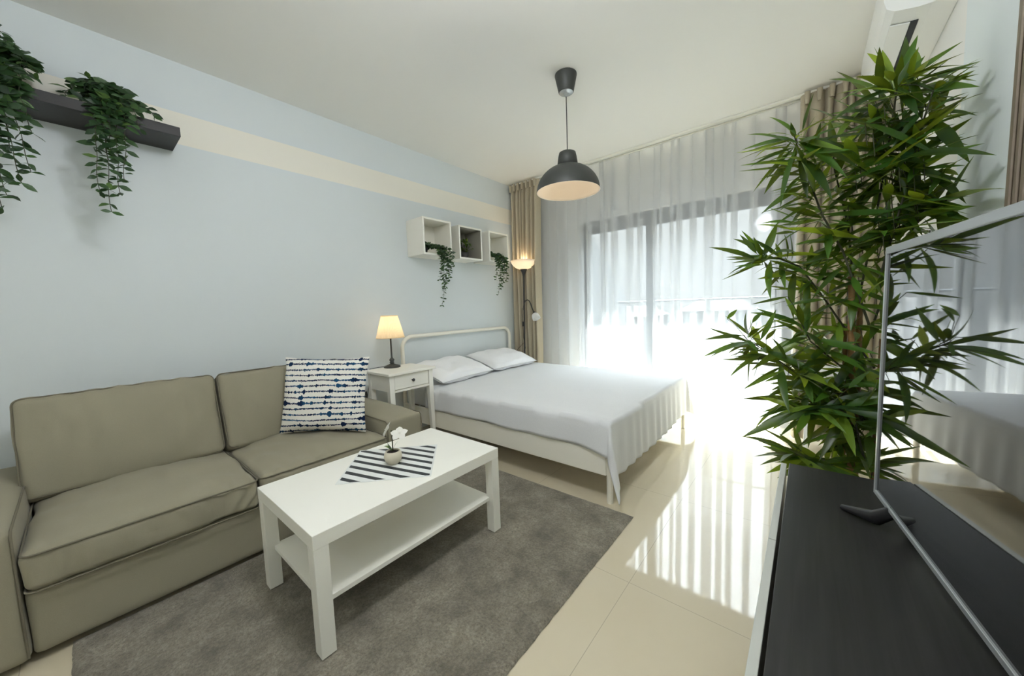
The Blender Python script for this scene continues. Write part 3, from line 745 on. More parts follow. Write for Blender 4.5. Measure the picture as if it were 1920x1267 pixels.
tag(fix_normals(sho), 'smooth white sheet spread over the bed with one corner hanging at the foot', 'bedsheet')
for c, rz, s, lab in (((.315, 2.735, .600), 4, 1, 'white bed pillow nearest the nightstand, lying on the sheet'), ((.30, 3.48, .602), -3, 5, 'white bed pillow nearest the torch floor lamp and beige curtain')):
    pw = MB()
    for sd in (-1, 1):
        pw.grid(26, 20, lambda u, v, sd=sd: pillow_pt(u if sd < 0 else 1-u, v, sd, .70, .47, .062, .022, s), True)
    po_ = weld(pw.build('bed_pillow', M['linen2']))
    po_.matrix_world = Matrix.Translation(c) @ Matrix.Rotation(radians(90 + rz), 4, 'Z') @ Matrix.Rotation(radians(-90 + 14), 4, 'X')
    tag(po_, lab, 'pillow')

# ------------------------------------------------------------------ nightstand and its lamp
nx0, nx1, ny0, ny1 = .215, .575, 1.885, 2.325
t = thing('nightstand', (.39, 2.105, 0), 'white nightstand with one drawer and a dark knob between sofa and bed', 'nightstand')
MB().box(nx0, nx1, ny0, ny1, .68, .70, .003).build('table_top', M['white'], t)
def tleg(x, y, w, sx, sy):
    mb = MB(); w2 = w*.62
    vs = []
    for z, ww in ((0, w2), (.46, w), (.679, w)):
        xs = (x, x + ww) if sx > 0 else (x - ww, x); ys = (y, y + ww) if sy > 0 else (y - ww, y)
        vs += [(xs[0], ys[0], z), (xs[1], ys[0], z), (xs[1], ys[1], z), (xs[0], ys[1], z)]
    fs = [(3, 2, 1, 0), (8, 9, 10, 11)]
    for i in range(2):
        for k in range(4): l = (k+1) % 4; fs.append((i*4+k, i*4+l, i*4+4+l, i*4+4+k))
    mb.add(vs, fs); return mb
for x, sx in ((nx0 + .022, 1), (nx1 - .022, -1)):
    for y, sy in ((ny0 + .018, 1), (ny1 - .018, -1)): tleg(x, y, .04, sx, sy).build('leg', M['white'], t)
ap = MB(); ap.box(nx0 + .064, nx1 - .064, ny0 + .022, ny0 + .04, .555, .679); ap.box(nx0 + .064, nx1 - .064, ny1 - .04, ny1 - .022, .555, .679)
ap.box(nx0 + .026, nx0 + .044, ny0 + .06, ny1 - .06, .555, .679); ap.box(nx1 - .045, nx1 - .025, ny0 + .06, ny1 - .06, .545, .562)
ap.build('apron', M['white'], t)
dr = MB().box(nx1 - .046, nx1 - .026, ny0 + .062, ny1 - .062, .566, .674, .002).build('drawer', M['white'], t)
ym = (ny0 + ny1)/2
kn = MB().lathe([(.006, 0), (.005, .010), (.012, .016), (.013, .022), (.008, .027), (0, .028)], (nx1 - .027, ym, .622), 18, axis=Matrix.Rotation(pi/2, 4, 'Y'))
kn.build('knob', M['black'], dr)
lx, ly = .275, 2.105
t = thing('table_lamp', (lx, ly, .70), 'small lit table lamp with a cream pleated shade on the nightstand', 'lamp')
MB().lathe([(0, 0), (.066, 0), (.069, .005), (.064, .012), (.035, .022), (.018, .03), (.014, .036), (.021, .042), (.014, .049), (.019, .056), (.021, .064), (.012, .076), (.007, .085), (.0065, .30)], (lx, ly, .7003), 32).build('base', M['lampgrey'], t)
MB().lathe([(.113, .252), (.066, .432)], (lx, ly, .70), 112, smooth=False, pleat=(.018,)).build('lamp_shade', M['shade'], t)
ring = MB(); ring.tube([(lx + .113*cos(a), ly + .113*sin(a), .952) for a in [2*pi*k/40 for k in range(40)]], .003, 6, closed=True)
ring.build('shade_trim', M['shade'], t); ring = MB(); ring.tube([(lx + .066*cos(a), ly + .066*sin(a), 1.132) for a in [2*pi*k/40 for k in range(40)]], .003, 6, closed=True)
ring.build('shade_trim', M['shade'], t)
MB().lathe([(0, .30), (.012, .302), (.014, .318), (.024, .342), (.022, .360), (.01, .372), (0, .375)], (lx, ly, .70), 16).build('bulb', M['bulb'], t)
cd = MB().tube([(lx-.06, ly-.02, .7035), (lx-.09, ly-.08, .7035), (lx-.07, ly-.13, .7035), (.20, ly-.16, .7035), (.195, ly-.16, .66), (.06, ly-.14, .35)], .0025, 6)
cd.build('cord', M['plastic_b'], t)
# wall socket under the nightstand
sk = MB(); sk.box(0, .012, 1.93, 2.01, .40, .48, .003); sk.box(.012, .05, 1.955, 1.985, .425, .455, .004)
tag(sk.build('wall_socket', M['plastic_b'] if False else M['ac_dark'], offs=(.006, 1.97, .44)), 'dark plug in a wall socket low behind the nightstand', 'socket')

# ------------------------------------------------------------------ floor lamp
fx, fy = .235, 4.0
t = thing('floor_lamp', (fx, fy, 0), 'black torch floor lamp with a lit white bowl and side reading arm before the curtain', 'lamp')
MB().lathe([(0, 0), (.128, 0), (.13, .008), (.12, .018), (.03, .03), (.012, .036), (0, .036)], (fx - .02, fy - .005, 0), 32).build('base', M['black'], t)
MB().tube([(fx - .02, fy - .005, .03), (fx, fy, 1.0), (fx + .012, fy, 1.56)], .0095, 12).build('pole', M['black'], t)
MB().lathe([(.010, 1.545), (.014, 1.57), (.026, 1.60), (.042, 1.628), (.044, 1.634), (.0, 1.634)], (fx + .012, fy, 0), 24).build('bowl_holder', M['black'], t)
bowl = MB(); bp_ = [(0, 1.628), (.05, 1.633), (.09, 1.648), (.125, 1.675), (.147, 1.708), (.156, 1.738), (.153, 1.738), (.143, 1.71), (.121, 1.68), (.088, 1.654), (.05, 1.639), (0, 1.635)]
bowl.lathe(bp_, (fx + .012, fy, 0), 40); bowl.build('lamp_shade', M['opal'], t)
MB().lathe([(0, 1.655), (.018, 1.66), (.026, 1.685), (.02, 1.71), (0, 1.718)], (fx + .012, fy, 0), 16).build('bulb', M['bulb'], t)
arm = [(fx + .004, fy - .01, 1.13), (fx + .008, fy - .014, 1.18), (fx + .022, fy - .018, 1.222), (fx + .045, fy - .022, 1.248), (fx + .078, fy - .026, 1.256), (fx + .108, fy - .03, 1.24), (fx + .132, fy - .034, 1.20), (fx + .155, fy - .038, 1.15), (fx + .172, fy - .04, 1.115)]
MB().tube(arm, .007, 10).build('gooseneck_arm', M['black'], t)
ax_ = Vector((.55, -.2, -.82)).normalized()
am = Vector((0, 0, 1)).rotation_difference(ax_).to_matrix().to_4x4()
MB().lathe([(.009, 0), (.012, .015), (.026, .038), (0, .04)], (fx + .172, fy - .04, 1.118), 20, axis=am).build('shade_holder', M['black'], t)
MB().lathe([(.02, .034), (.038, .05), (.047, .075), (.049, .112), (.046, .112), (.044, .076), (.036, .054), (.018, .038)], (fx + .172, fy - .04, 1.118), 28, axis=am).build('reading_shade', M['opal2'], t)
sw = MB(); sw.box(fx - .024, fx - .003, fy - .022, fy - .004, .93, .99, .005)
sw.build('switch', M['plastic_b'], t)
cb = MB().tube([(fx - .012, fy - .018, 1.16), (fx - .022, fy - .014, 1.10), (fx - .014, fy - .016, 1.04), (fx - .012, fy - .014, .96), (fx - .014, fy - .012, .80), (fx + .012, fy - .02, .70), (fx + .02, fy - .02, .66), (fx - .01, fy - .02, .62)], .0028, 6)
cb.tube([(fx - .012, fy - .02, .72), (fx - .09, fy - .02, .655), (fx - .13, fy - .01, .618), (fx - .12, fy - .012, .602), (fx - .03, fy - .02, .60)], .0028, 6)
cb.build('cord', M['plastic_b'], t)

# ------------------------------------------------------------------ pendant
px, py = 1.678, 2.659
t = thing('pendant_lamp', (px, py, 2.70), 'dark grey dome pendant lamp with a lit pale inside hanging from the ceiling', 'lamp')
MB().lathe([(0, 2.6995), (.072, 2.6995), (.073, 2.692), (.050, 2.588), (.046, 2.584)], (px, py, 0), 36).build('ceiling_cup', M['lampgrey'], t)
MB().lathe([(.046, 2.5845), (.020, 2.581), (.013, 2.575), (.009, 2.56), (0, 2.559)], (px, py, 0), 24).build('cup_cap', M['silver'], t)
MB().tube([(px, py, 2.565), (px + .001, py, 2.4), (px, py, 2.20)], .0032, 8).build('cord', M['plastic_b'], t)
MB().lathe([(0, 2.202), (.045, 2.202), (.056, 2.196), (.062, 2.17), (.070, 2.112), (.060, 2.108), (0, 2.108)], (px, py, 0), 36).build('socket_cover', M['lampgrey'], t)
R_ = .213; out = [(.060, 2.112)]
for k in range(0, 15):
    a = radians(72 - 72*k/14); out.append((R_*cos(a) if k else .066, 1.942 + .178*sin(a) if k else 2.111))
outm = MB().lathe(out, (px, py, 0), 56); shd = outm.build('lamp_shade', M['lampgrey'], t)
inn = [(r - .003, z - .004 if i < len(out) - 1 else z) for i, (r, z) in enumerate(out)] 
inn = [(.0, 2.104)] + inn + [(out[-1][0] + .0008, out[-1][1] - .0012), (out[-1][0], out[-1][1])]
MB().lathe(inn, (px, py, 0), 56).build('shade_lining', M['lampwhite'], shd)
MB().lathe([(0, 2.106), (.014, 2.10), (.016, 2.085), (.022, 2.075), (.022, 2.06), (.012, 2.05), (0, 2.048)], (px, py, 0), 20).build('bulb', M['lampbulb'], t)

# ------------------------------------------------------------------ vines
def vine_leafset(mb, p, ang, size, r):
    for s in (-1, 1):
        if r.random() < .06: continue
        d = Vector((cos(ang)*s*.7, sin(ang)*s, r.uniform(-.75, .25))) + Vector((r.uniform(-.2, .2), r.uniform(-.3, .3), 0)); d.normalize()
        ln = size*r.uniform(.75, 1.2)
        leaf(mb, p, Vector(p) + d*ln, ln*.5, up=Vector((r.uniform(.3, 1.2), r.uniform(-.9, .3), r.uniform(-.2, .9))), droop=r.uniform(-.02, .1), seg=4, fold=.18)
def strand(lv, stm, start, mid, end, r, size=.034, step=.024, sway=.02, jit=.012):
    S, Mi, E_ = Vector(start), Vector(mid), Vector(end)
    ln = (Mi - S).length + (E_ - Mi).length; n = max(6, int(ln/step)); pts = []
    for i in range(n + 1):
        s = i/n
        p = S*(1-s)**2 + Mi*2*s*(1-s) + E_*s*s
        p += Vector((noise.noise(Vector((s*4, r.random()*.01, start[1]*9)))*sway*.5, noise.noise(Vector((s*5, 3, start[1]*7+start[2])))*sway, 0))
        pts.append(p)
    stm.tube(pts, .0014, 5)
    a = r.uniform(0, pi)
    for i in range(1, n + 1):
        a += 2.0 + r.uniform(-.4, .4)
        k = 1.0 if i < n*.75 else .8
        vine_leafset(lv, pts[i], a, size*k, r)
def clump(lv, stm, c, rad, n, r, size, zmin, xmax=None, xmin=None, ylim=None):
    for k in range(n):
        a = r.uniform(0, 2*pi); rr = rad*sqrt(r.random())
        p = Vector((c[0] + rr*cos(a), c[1] + rr*sin(a), c[2] + rad*.55*r.uniform(-.3, 1)*(1 - .6*rr/rad)))
        if p.z < zmin: p.z = zmin + .01*r.random()
        if xmin is not None and p.x < xmin + size*.7: p.x = xmin + size*(.7 + r.random()*.5)
        if xmax is not None and p.x > xmax: p.x = xmax
        if ylim: p.y = max(ylim[0], min(ylim[1], p.y))
        vine_leafset(lv, p, r.uniform(0, pi), size, r)
        if k % 3 == 0: stm.tube([Vector((c[0], c[1], c[2] - .03)), (p + Vector(c))/2 + Vector((0, 0, .02)), p], .0013, 5)
def pot(prof, c, m, name='pot', n=24): return MB().lathe(prof, c, n)

# wall shelf with two trailing plants
sf = tag(MB().box(.0005, .26, -.2, .90, 2.168, 2.2175, .001).build('wall_shelf', M['shelfblack'], offs=(.13, .35, 2.19)), 'black brown floating wall shelf high on the blue wall above the sofa', 'shelf')
def trailing(loc, label, zs, strands, seed, crad=.09, n=60, size=.04, lift=.115, potr=.05, poth=.085, **kw):
    r = random.Random(seed); x, y, z = loc
    t = thing('trailing_plant', loc, label, 'plant', 'artificial trailing plants')
    MB().lathe([(0, 0), (potr*.72, 0), (potr, poth), (potr*.9, poth), (potr*.88, poth*.86), (0, poth*.86)], loc, 24).build('pot', M['pot_b'], t)
    lv, stm = MB(), MB()
    clump(lv, stm, (x, y, z + lift), crad, n, r, size, z + poth*.9, **kw)
    for s in strands: strand(lv, stm, s[0], s[1], s[2], r, size*s[3] if len(s) > 3 else size)
    stm.build('stem', M['stem'], t); lv.build('foliage', M['leaf_v'], t)
    return t
trailing((.15, .645, 2.218), 'trailing green plant hanging over the wall shelf nearest its bare end', 2.218,
    [((.17, .64, 2.31), (.34, .62, 2.30), (.31, .597, 1.70)), ((.17, .65, 2.31), (.36, .66, 2.28), (.305, .635, 1.80)), ((.16, .63, 2.30), (.33, .58, 2.27), (.32, .565, 1.79)),
     ((.17, .66, 2.31), (.37, .71, 2.28), (.32, .655, 1.86)), ((.17, .64, 2.31), (.33, .60, 2.28), (.30, .61, 1.95)), ((.16, .66, 2.31), (.22, .80, 2.31), (.27, .80, 2.235)), ((.15, .62, 2.31), (.17, .50, 2.32), (.2, .50, 2.245)), ((.16, .64, 2.3), (.35, .64, 2.26), (.31, .62, 2.0)), ((.16, .64, 2.32), (.3, .72, 2.33), (.33, .73, 2.13))],
    21, .10, 95, .056, xmin=.0, xmax=.25)
trailing((.15, .295, 2.218), 'larger trailing green plant on the wall shelf beside the photo edge, strands hanging low', 2.218,
    [((.17, .30, 2.32), (.35, .30, 2.30), (.31, .285, 1.665)), ((.17, .31, 2.32), (.36, .34, 2.30), (.30, .345, 1.78)), ((.16, .31, 2.32), (.34, .37, 2.28), (.31, .375, 1.83)),
     ((.16, .28, 2.32), (.33, .25, 2.28), (.31, .262, 1.76)), ((.17, .32, 2.32), (.36, .40, 2.28), (.315, .392, 2.0)), ((.17, .27, 2.32), (.33, .29, 2.28), (.3, .30, 1.72)), ((.16, .33, 2.33), (.24, .40, 2.38), (.27, .43, 2.285)), ((.16, .31, 2.30), (.2, .36, 2.47), (.21, .345, 2.44)), ((.17, .31, 2.32), (.35, .36, 2.29), (.30, .33, 1.9)), ((.17, .3, 2.32), (.36, .33, 2.27), (.32, .31, 1.95))],
    33, .13, 150, .058, xmin=.0, xmax=.26, lift=.14)

# three cube wall cabinets
CB = [(2.512, 2.850, 1.682, 2.018, M['cube'], M['cube'], 'white open cube wall cabinet nearest the sofa, vine spilling out'),
      (2.950, 3.276, 1.678, 2.008, M['cubegrey'], M['white'], 'grey open cube wall cabinet, middle of three, with a round potted plant'),
      (3.388, 3.712, 1.683, 2.012, M['cube'], M['cube'], 'white open cube wall cabinet nearest the beige curtain, vine spilling out')]
for y0, y1, z0, z1, mi, mo, lab in CB:
    t = thing('wall_cabinet', (.001, (y0+y1)/2, z0), lab, 'shelf', 'open cube cabinets on the blue wall')
    w = .016; xf = .25
    MB().box(.0008, xf, y0, y0 + w, z0, z1, .001).build('side_panel', M['cube'] if mi is M['cube'] else M['cubepale'], t)
    MB().box(.0008, xf, y1 - w, y1, z0, z1, .001).build('side_panel', mi, t)
    MB().box(.0008, xf, y0 + w, y1 - w, z0, z0 + w, .001).build('bottom_panel', M['cube'], t)
    MB().box(.0008, xf, y0 + w, y1 - w, z1 - w, z1, .001).build('top_panel', mi, t)
    MB().box(.0008, .010, y0 + w, y1 - w, z0 + w, z1 - w).build('back_panel', mi, t)
    fe = MB(); q = .2505
    fe.box(q, q + .003, y0, y0 + w, z0, z1, .0008); fe.box(q, q + .003, y1 - w, y1, z0, z1, .0008); fe.box(q, q + .003, y0 + w, y1 - w, z0, z0 + w, .0008); fe.box(q, q + .003, y0 + w, y1 - w, z1 - w, z1, .0008)
    fe.build('front_edge', M['white'], t)
    MB().lathe([(.017, 0), (.017, .006), (.008, .008), (0, .008)], (.010, (y0+y1)/2 - .03, z1 - .06), 18, axis=Matrix.Rotation(pi/2, 4, 'Y')).build('fixing_cap', M['silver'], t)
def cube_vine(loc, label, strands, seed, ylim):
    trailing(loc, label, loc[2], strands, seed, .07, 60, .042, .085, (.034), .065, xmin=.03, xmax=.21, ylim=ylim)
cube_vine((.13, 2.61, 1.6985), 'trailing vine in the white cube cabinet nearest the sofa', [((.14, 2.63, 1.77), (0.36, 2.74, 1.85), (.275, 2.67, 1.21)), ((.14, 2.64, 1.77), (0.38, 2.78, 1.83), (.28, 2.70, 1.36)), ((.14, 2.64, 1.77), (0.36, 2.80, 1.85), (.285, 2.745, 1.42)), ((.15, 2.64, 1.76), (0.35, 2.72, 1.83), (.27, 2.66, 1.45)), ((.15, 2.64, 1.76), (0.37, 2.84, 1.81), (.29, 2.79, 1.56)), ((.14, 2.62, 1.76), (0.33, 2.66, 1.82), (.30, 2.68, 1.62))], 5, (2.585, 2.79))
cube_vine((.13, 3.45, 1.6995), 'trailing vine in the white cube cabinet nearest the beige curtain', [((.14, 3.47, 1.77), (0.36, 3.56, 1.84), (.275, 3.475, 1.315)), ((.14, 3.48, 1.77), (0.38, 3.62, 1.83), (.28, 3.54, 1.42)), ((.14, 3.48, 1.77), (0.37, 3.66, 1.83), (.285, 3.60, 1.46)), ((.15, 3.48, 1.76), (0.35, 3.50, 1.83), (.27, 3.45, 1.48)), ((.15, 3.48, 1.76), (0.36, 3.60, 1.83), (.29, 3.57, 1.55)), ((.14, 3.46, 1.76), (0.35, 3.50, 1.83), (.285, 3.52, 1.38))], 9, (3.455, 3.65))
r = random.Random(4); loc = (.135, 3.125, 1.6945)
t = thing('potted_plant', loc, 'small round green plant in a dark pot inside the grey cube cabinet', 'plant')
MB().lathe([(0, 0), (.034, 0), (.045, .07), (.040, .07), (.038, .06), (0, .06)], loc, 24).build('pot', M['pot_g'], t)
lv, stm = MB(), MB()
for k in range(90):
    d = Vector((r.gauss(0, 1), r.gauss(0, 1), r.gauss(.25, .8))).normalized(); rr = .088*r.random()**.4
    p = Vector(loc) + Vector((.0, .0, .125)) + d*rr; p.x = max(.03, p.x)
    for q in range(3):
        e = (d + Vector((r.uniform(-1, 1), r.uniform(-1, 1), r.uniform(-1, 1)))*.8).normalized()
        leaf(lv, p, p + e*.027, .017, seg=4)
    if k % 4 == 0: stm.tube([Vector(loc) + Vector((0, 0, .06)), p], .0012, 5)
stm.build('stem', M['stem'], t); lv.build('foliage', M['leaf_b'], t)

# ------------------------------------------------------------------ air conditioner
ay0, ay1 = 2.83, 3.76
t = thing('air_conditioner', (RX - .12, 3.3, 2.38), 'white split air conditioner high on the white wall above the bamboo', 'air conditioner')
prof = [(RX - .001, 2.665), (RX - .001, 2.385), (3.335, 2.375), (3.295, 2.378), (3.225, 2.395), (3.200, 2.415), (3.190, 2.45), (3.186, 2.55), (3.192, 2.645), (3.21, 2.665)]
fix_normals(MB().prism(prof, ay0 + .012, ay1 - .012).build('body', M['ac'], t))
pc = [(x if x > 3.4 else x + .004, z if z < 2.5 else z) for x, z in prof]
for a in (ay0, ay1 - .0118): fix_normals(MB().prism(prof, a, a + .0118).build('end_cap', M['ac'], t))
sl = MB(); sl.box(3.288, 3.312, ay0 + .10, ay1 - .10, 2.3725, 2.380); sl.build('outlet_slot', M['ac_dark'], t)
fl = MB(); fl.add([(3.286, ay0 + .10, 2.372), (3.286, ay1 - .1, 2.372), (3.222, ay1 - .1, 2.386), (3.222, ay0 + .10, 2.386), (3.286, ay0 + .10, 2.377), (3.286, ay1 - .1, 2.377), (3.222, ay1 - .1, 2.391), (3.222, ay0 + .10, 2.391)],
   [(0, 1, 2, 3), (7, 6, 5, 4), (0, 4, 5, 1), (1, 5, 6, 2), (2, 6, 7, 3), (3, 7, 4, 0)])
fix_normals(fl.build('louver_flap', M['ac'], t))

# ------------------------------------------------------------------ tv bench, tv
bz = .50; bx0, bx1, by0, by1 = 2.926, 3.335, .42, 2.225
t = thing('tv_bench', (3.12, 1.3, 0), 'black brown tv bench with pale grey drawer fronts under the television', 'cabinet')
MB().box(bx0, bx1, by0, by1, bz - .018, bz, .0012).build('bench_top', M['wood'], t)
MB().box(bx0 + .008, bx1, by0 + .004, by1 - .004, .10, bz - .0185).build('carcass', M['wood'], t)
for k in range(3):
    a = by0 + k*(by1 - by0)/3; c = a + (by1 - by0)/3
    MB().box(bx0 - .026, bx0 - .008, a + .0015, c - .0015, .11, bz - .004, .001).build('drawer_front', M['front'], t)
for x in (bx0 + .03, bx1 - .06):
    for y in (by0 + .05, by1 - .08): MB().box(x, x + .03, y, y + .03, 0, .0995).build('leg', M['black'], t)
tvl, tvh, tvz = 1.28, .727, .570
p0 = Vector((3.137, 1.933, tvz)); ang = math.atan2(.1406, .990)   # the screen turns a little towards the room
t = thing('television', (0, 0, 0), 'large flat television with a silver frame standing on the black bench', 'television')
# local frame: x along the screen towards the near end, y into the back, z up
rt = Vector((sin(ang), -cos(ang), 0)); t.matrix_world = Matrix((rt, Vector((cos(ang), sin(ang), 0)), Vector((0, 0, 1)))).transposed().to_4x4()
t.location = p0 + rt*(tvl/2) + Vector((0, 0, 0)); h2 = tvl/2
MB().box(-h2 + .002, h2 - .002, .006, .038, .002, tvh - .002, .004).build('back_shell', M['plastic_b'], t, local=True)
MB().box(-h2 + .0105, h2 - .0105, .0035, .006, .0125, tvh - .019).build('screen', M['screen'], t, local=True)
bzl = MB(); bzl.box(-h2, -h2 + .0105, -.001, .008, 0, tvh, .001); bzl.box(h2 - .0105, h2, -.001, .008, 0, tvh, .001)
bzl.box(-h2 + .0105, h2 - .0105, -.001, .008, 0, .0125, .001); bzl.box(-h2 + .0105, h2 - .0105, -.001, .008, tvh - .019, tvh, .001)
bzl.build('bezel', M['silver'], t, local=True)
for sx in (-1, 1):
    fo = MB(); c = sx*(h2 - .125)
    fo.tube([(c, .020, .012), (c + sx*.035, -.016, -.038), (c + sx*.112, -.072, -.0605)], [.014, .020, .0085], 8)
    fo.tube([(c, .020, .012), (c + sx*.02, .045, -.038), (c + sx*.05, .075, -.0605)], [.014, .020, .0085], 8)
    fo.build('foot', M['plastic_b'], t, local=True)

# ------------------------------------------------------------------ bamboo
bp0 = (3.175, 2.60, 0)
t = thing('bamboo_plant', bp0, 'tall leafy artificial bamboo in a dark pot behind the tv bench', 'plant')
MB().lathe([(0, 0), (.105, 0), (.14, .26), (.13, .26), (.127, .235), (0, .235)], bp0, 36).build('pot', M['pot_b'], t)
MB().lathe([(.1272, .236), (.06, .246), (0, .248)], bp0, 24).build('soil', M['soil'], t)
for (x, y, zt, lean, rr) in ((3.105, 2.575, 1.02, -.008, .012), (3.15, 2.60, 1.18, -.012, .0125), (3.205, 2.60, .98, .006, .0115), (3.245, 2.58, 1.30, .01, .0125), (3.135, 2.545, 1.245, -.03, .0145)):
    c = MB(); pts = []; rs = []; n = int(zt/.02)
    for i in range(n + 1):
        z = .24 + (zt - .24)*i/n; s = i/n
        pts.append((x + lean*s, y - .02*s, z)); k = (z*7.2 + x*30) % 1
        rs.append(rr*(1 - .2*s)*(1.14 if k < .12 else 1.0))
    c.tube(pts, rs, 10); c.build('cane', M['cane'], t)
lv, brm = MB(), MB(); r = random.Random(8)
samples = []
for bpts in BRANCHES:
    P = [Vector(p) for p in bpts]; pts = []
    for i in range(len(P) - 1):
        for k in range(6): pts.append(P[i].lerp(P[i+1], k/6))
    pts.append(P[-1]); m = len(pts)
    brm.tube(pts, [.0038*(1 - .6*i/m) + .0006 for i in range(m)], 6)
    samples += [(p, i/m) for i, p in enumerate(pts)]
XM = RX - .03
def bleaf(b, tp, w, droop):
    tp = Vector(tp)
    if tp.x > XM: tp.x = XM
    leaf(lv, b, tp, w, up=Vector((r.uniform(-.5, .5), -.55 + r.uniform(-.4, .4), .8)), droop=droop, seg=7, fold=.22, peak=.35)
for q in LEAVES:
    b, tp = Vector(q[:3]), Vector(q[3:]); ln = (tp - b).length
    bleaf(b, tp, max(.022, min(.050, ln*.16)), r.uniform(-.01, .07))
    near = min(samples, key=lambda s: (s[0] - b).length)[0]
    if .008 < (near - b).length < .3: brm.tube([near, (near + b)/2 + Vector((0, 0, .01)), b], .0013, 5)
for p, s in samples:
    if s < .12: continue
    for k in range(r.choice((3, 3, 4))):
        d = Vector((r.gauss(-.15, 1), r.gauss(-.1, .8), r.gauss(.05, .55))).normalized(); ln = r.uniform(.12, .25)
        b = p + d*.015
        tp = p + d*ln + Vector((0, 0, -.02*ln/.15))
        if tp.z < .36: tp.z = .36 + r.random()*.05
        if tp.y < 2.25 and tp.z < .56: continue
        bleaf(b, tp, ln*r.uniform(.13, .17), r.uniform(-.02, .09))
for k in range(190):
    z = r.uniform(.42, 2.0); p = Vector((3.17 + r.gauss(0, .055) + (.04 if z > 1.2 else 0), 2.56 + r.gauss(0, .06), z))
    d = Vector((r.gauss(0, 1), r.gauss(-.2, .9), r.gauss(.1, .5))).normalized(); ln = r.uniform(.14, .26)
    bleaf(p, p + d*ln, ln*.16, r.uniform(-.02, .1))
    if k % 2 == 0: brm.tube([p, p + d*ln*.08 + Vector((0, 0, -.05))], .0015, 5)
for k in range(70):
    z = r.uniform(1.35, 1.90); p = Vector((r.uniform(3.08, 3.28), r.uniform(2.35, 2.6), z))
    d = Vector((r.gauss(-.1, .9), r.gauss(-.3, .7), r.gauss(.0, .45))).normalized(); ln = r.uniform(.16, .28)
    if z + d.z*ln > 2.05: continue
    bleaf(p, p + d*ln, ln*.155, r.uniform(-.02, .1))
    if k % 2 == 0: brm.tube([p, p + Vector((.01, .02, -.08))], .0015, 5)
brm.build('branch', M['stem'], t); lv.build('foliage', M['leaf_b'], t)

# chair in the corner behind the bamboo
t = thing('plastic_chair', (3.10, 3.55, 0), 'cloudy plastic chair in the corner, mostly hidden behind the bamboo', 'chair')
bkm = MB(); bkm.grid(10, 8, lambda u, v: (2.985 + .23*u, 3.60 - .02*cos((u-.5)*2.4) + .05*v, .46 + .25*v), True); bo = bkm.build('backrest', M['clear'], t)
sd = bo.modifiers.new('t', 'SOLIDIFY'); sd.thickness = .008
se = MB(); softbox(se, 2.96, 3.24, 3.36, 3.64, .425, .447, .01, n=6); weld(se.build('seat', M['clear'], t))
for x in (2.975, 3.215):
    for y in (3.375, 3.615): MB().tube([(x, y, 0), (x, y, .424)], .011, 10).build('leg', M['clear'], t)

# ------------------------------------------------------------------ light
w = bpy.data.worlds.new('sky'); SC.world = w; w.use_nodes = True; nt = w.node_tree
bg = nt.nodes['Background']
tcw = N(nt, 'ShaderNodeTexCoord'); spw = N(nt, 'ShaderNodeSeparateXYZ'); nt.links.new(tcw.outputs['Generated'], spw.inputs[0])
rmp = N(nt, 'ShaderNodeValToRGB'); nt.links.new(spw.outputs['Z'], rmp.inputs['Fac'])
e = rmp.color_ramp.elements; e[0].position = 0.0; e[0].color = SKY_H; e[1].position = .85; e[1].color = SKY_Z
q = e.new(.26); q.color = SKY_M
q = e.new(.50); q.color = SKY_M2
nt.links.new(rmp.outputs['Color'], bg.inputs['Color']); bg.inputs['Strength'].default_value = SKY_S
def light(name, kind, loc, energy, color=(1, 1, 1), **kw):
    d = bpy.data.lights.new(name, kind); d.energy = energy; d.color = color
    for k, v in kw.items(): setattr(d, k, v)
    o = bpy.data.objects.new(name, d); COL.objects.link(o); o.location = loc; return o
sun = light('sun', 'SUN', (3, 9, 12), SUN_E, (.98, .99, 1), angle=radians(1.0))
sd_ = Vector((.235, -.97, 0)).normalized()*cos(radians(SUN_EL)) + Vector((0, 0, -sin(radians(SUN_EL))))
sun.rotation_euler = sd_.to_track_quat('-Z', 'Y').to_euler()
def portal(name, loc, sx, sy, rot):
    o = light(name, 'AREA', loc, 1.0, shape='RECTANGLE', size=sx, size_y=sy); o.rotation_euler = rot
    o.data.cycles.is_portal = True
portal('window_portal', ((OX0+OX1)/2, YW + .22, OZ/2), OX1 - OX0, OZ, (radians(-90), 0, 0))
WARM = (1, .62, .32)
light('table_lamp_light', 'POINT', (lx, ly, 1.05), TL_E, (1, .89, .74), shadow_soft_size=.03)
light('torch_lamp_light', 'POINT', (fx + .012, fy, 1.725), FL_E, (1, .78, .54), shadow_soft_size=.03)
light('pendant_light', 'POINT', (px, py, 1.97), PL_E, (1, .86, .70), shadow_soft_size=.04)

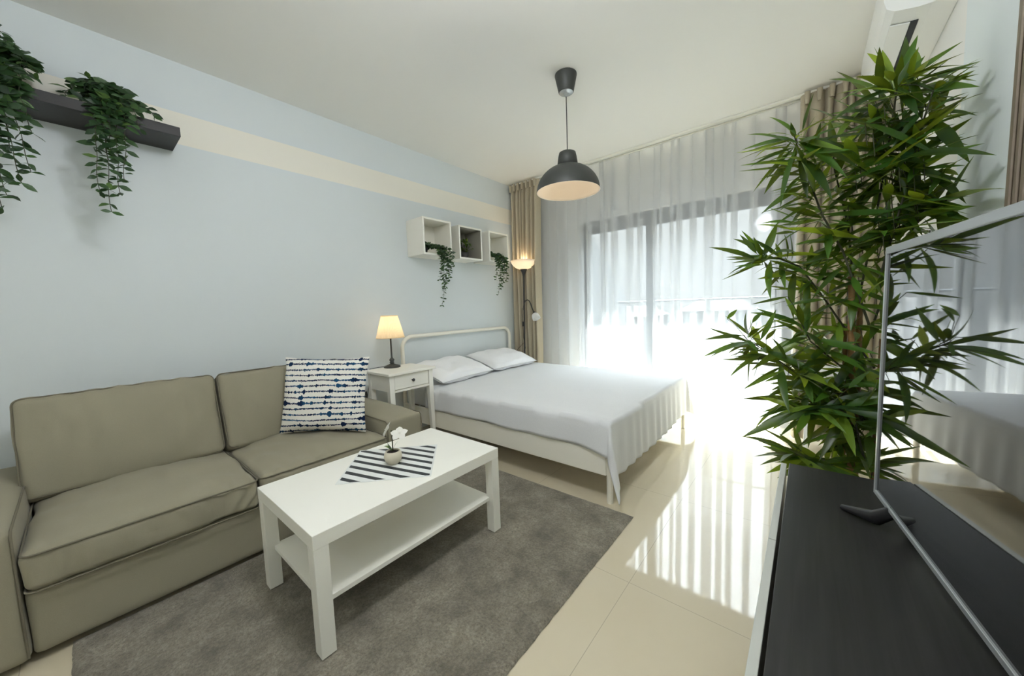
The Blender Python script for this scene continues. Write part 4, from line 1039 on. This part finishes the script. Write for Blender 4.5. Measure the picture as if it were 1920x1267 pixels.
# ------------------------------------------------------------------ added fill lights out of view, shaped as opal globes, to brighten the room
def globe(x, y, z, e, label):
    t = thing('fill_globe', (x, y, 2.70), label, 'lamp', 'added fill light globes')
    MB().lathe([(0, 2.6995), (.055, 2.6995), (.05, 2.675), (.012, 2.668), (0, 2.668)], (x, y, 0), 28).build('ceiling_cup', M['ac'], t)
    MB().tube([(x, y, 2.67), (x, y, z + .13)], .004, 8).build('cord', M['ac'], t)
    MB().lathe([(.02, z + .150), (.035, z + .145), (.04, z + .125), (.0, z + .124)], (x, y, 0), 24).build('cap', M['silver'], t)
    pr = [(.0, z - .135)] + [(.135*cos(a), z + .135*sin(a)) for a in [radians(-80 + 150*k/18) for k in range(19)]]
    MB().lathe(pr, (x, y, 0), 36).build('globe', M['globe'], t)
    light('fill_light', 'POINT', (x, y, z), e, FILL_C, shadow_soft_size=.134)
globe(2.35, 1.05, 2.44, FILL1_E, 'added fill light globe, out of view above the open floor beside the rug')
globe(1.90, -1.0, 2.44, FILL2_E, 'added fill light globe, out of view near the rear wall')

# ------------------------------------------------------------------ camera
cd = bpy.data.cameras.new('camera'); co = bpy.data.objects.new('camera', cd); COL.objects.link(co)
fpx, yaw, pitch, roll = 673.95, .6917, -.0826, -.0340
cd.sensor_width = 36; cd.lens = fpx/1920*36; cd.clip_start = .02; cd.clip_end = 500
fw = Vector((-sin(yaw)*cos(pitch), cos(yaw)*cos(pitch), sin(pitch))); rr_ = Vector((cos(yaw), sin(yaw), 0)); uu = rr_.cross(fw)
R2 = rr_*cos(roll) + uu*sin(roll); U2 = uu*cos(roll) - rr_*sin(roll)
mm = Matrix((R2, U2, -fw)).transposed().to_4x4(); mm.translation = Vector((2.9716, .442, 1.1607)); co.matrix_world = mm
SC.camera = co
SC.cycles.max_bounces = 14; SC.cycles.diffuse_bounces = 8; SC.cycles.glossy_bounces = 5; SC.cycles.transparent_max_bounces = 20
SC.cycles.transmission_bounces = 10; SC.cycles.sample_clamp_indirect = 12
vs = SC.view_settings; vs.view_transform = 'Standard'; vs.look = 'None'; vs.gamma = 1; vs.exposure = EXPO
vs.use_curve_mapping = False
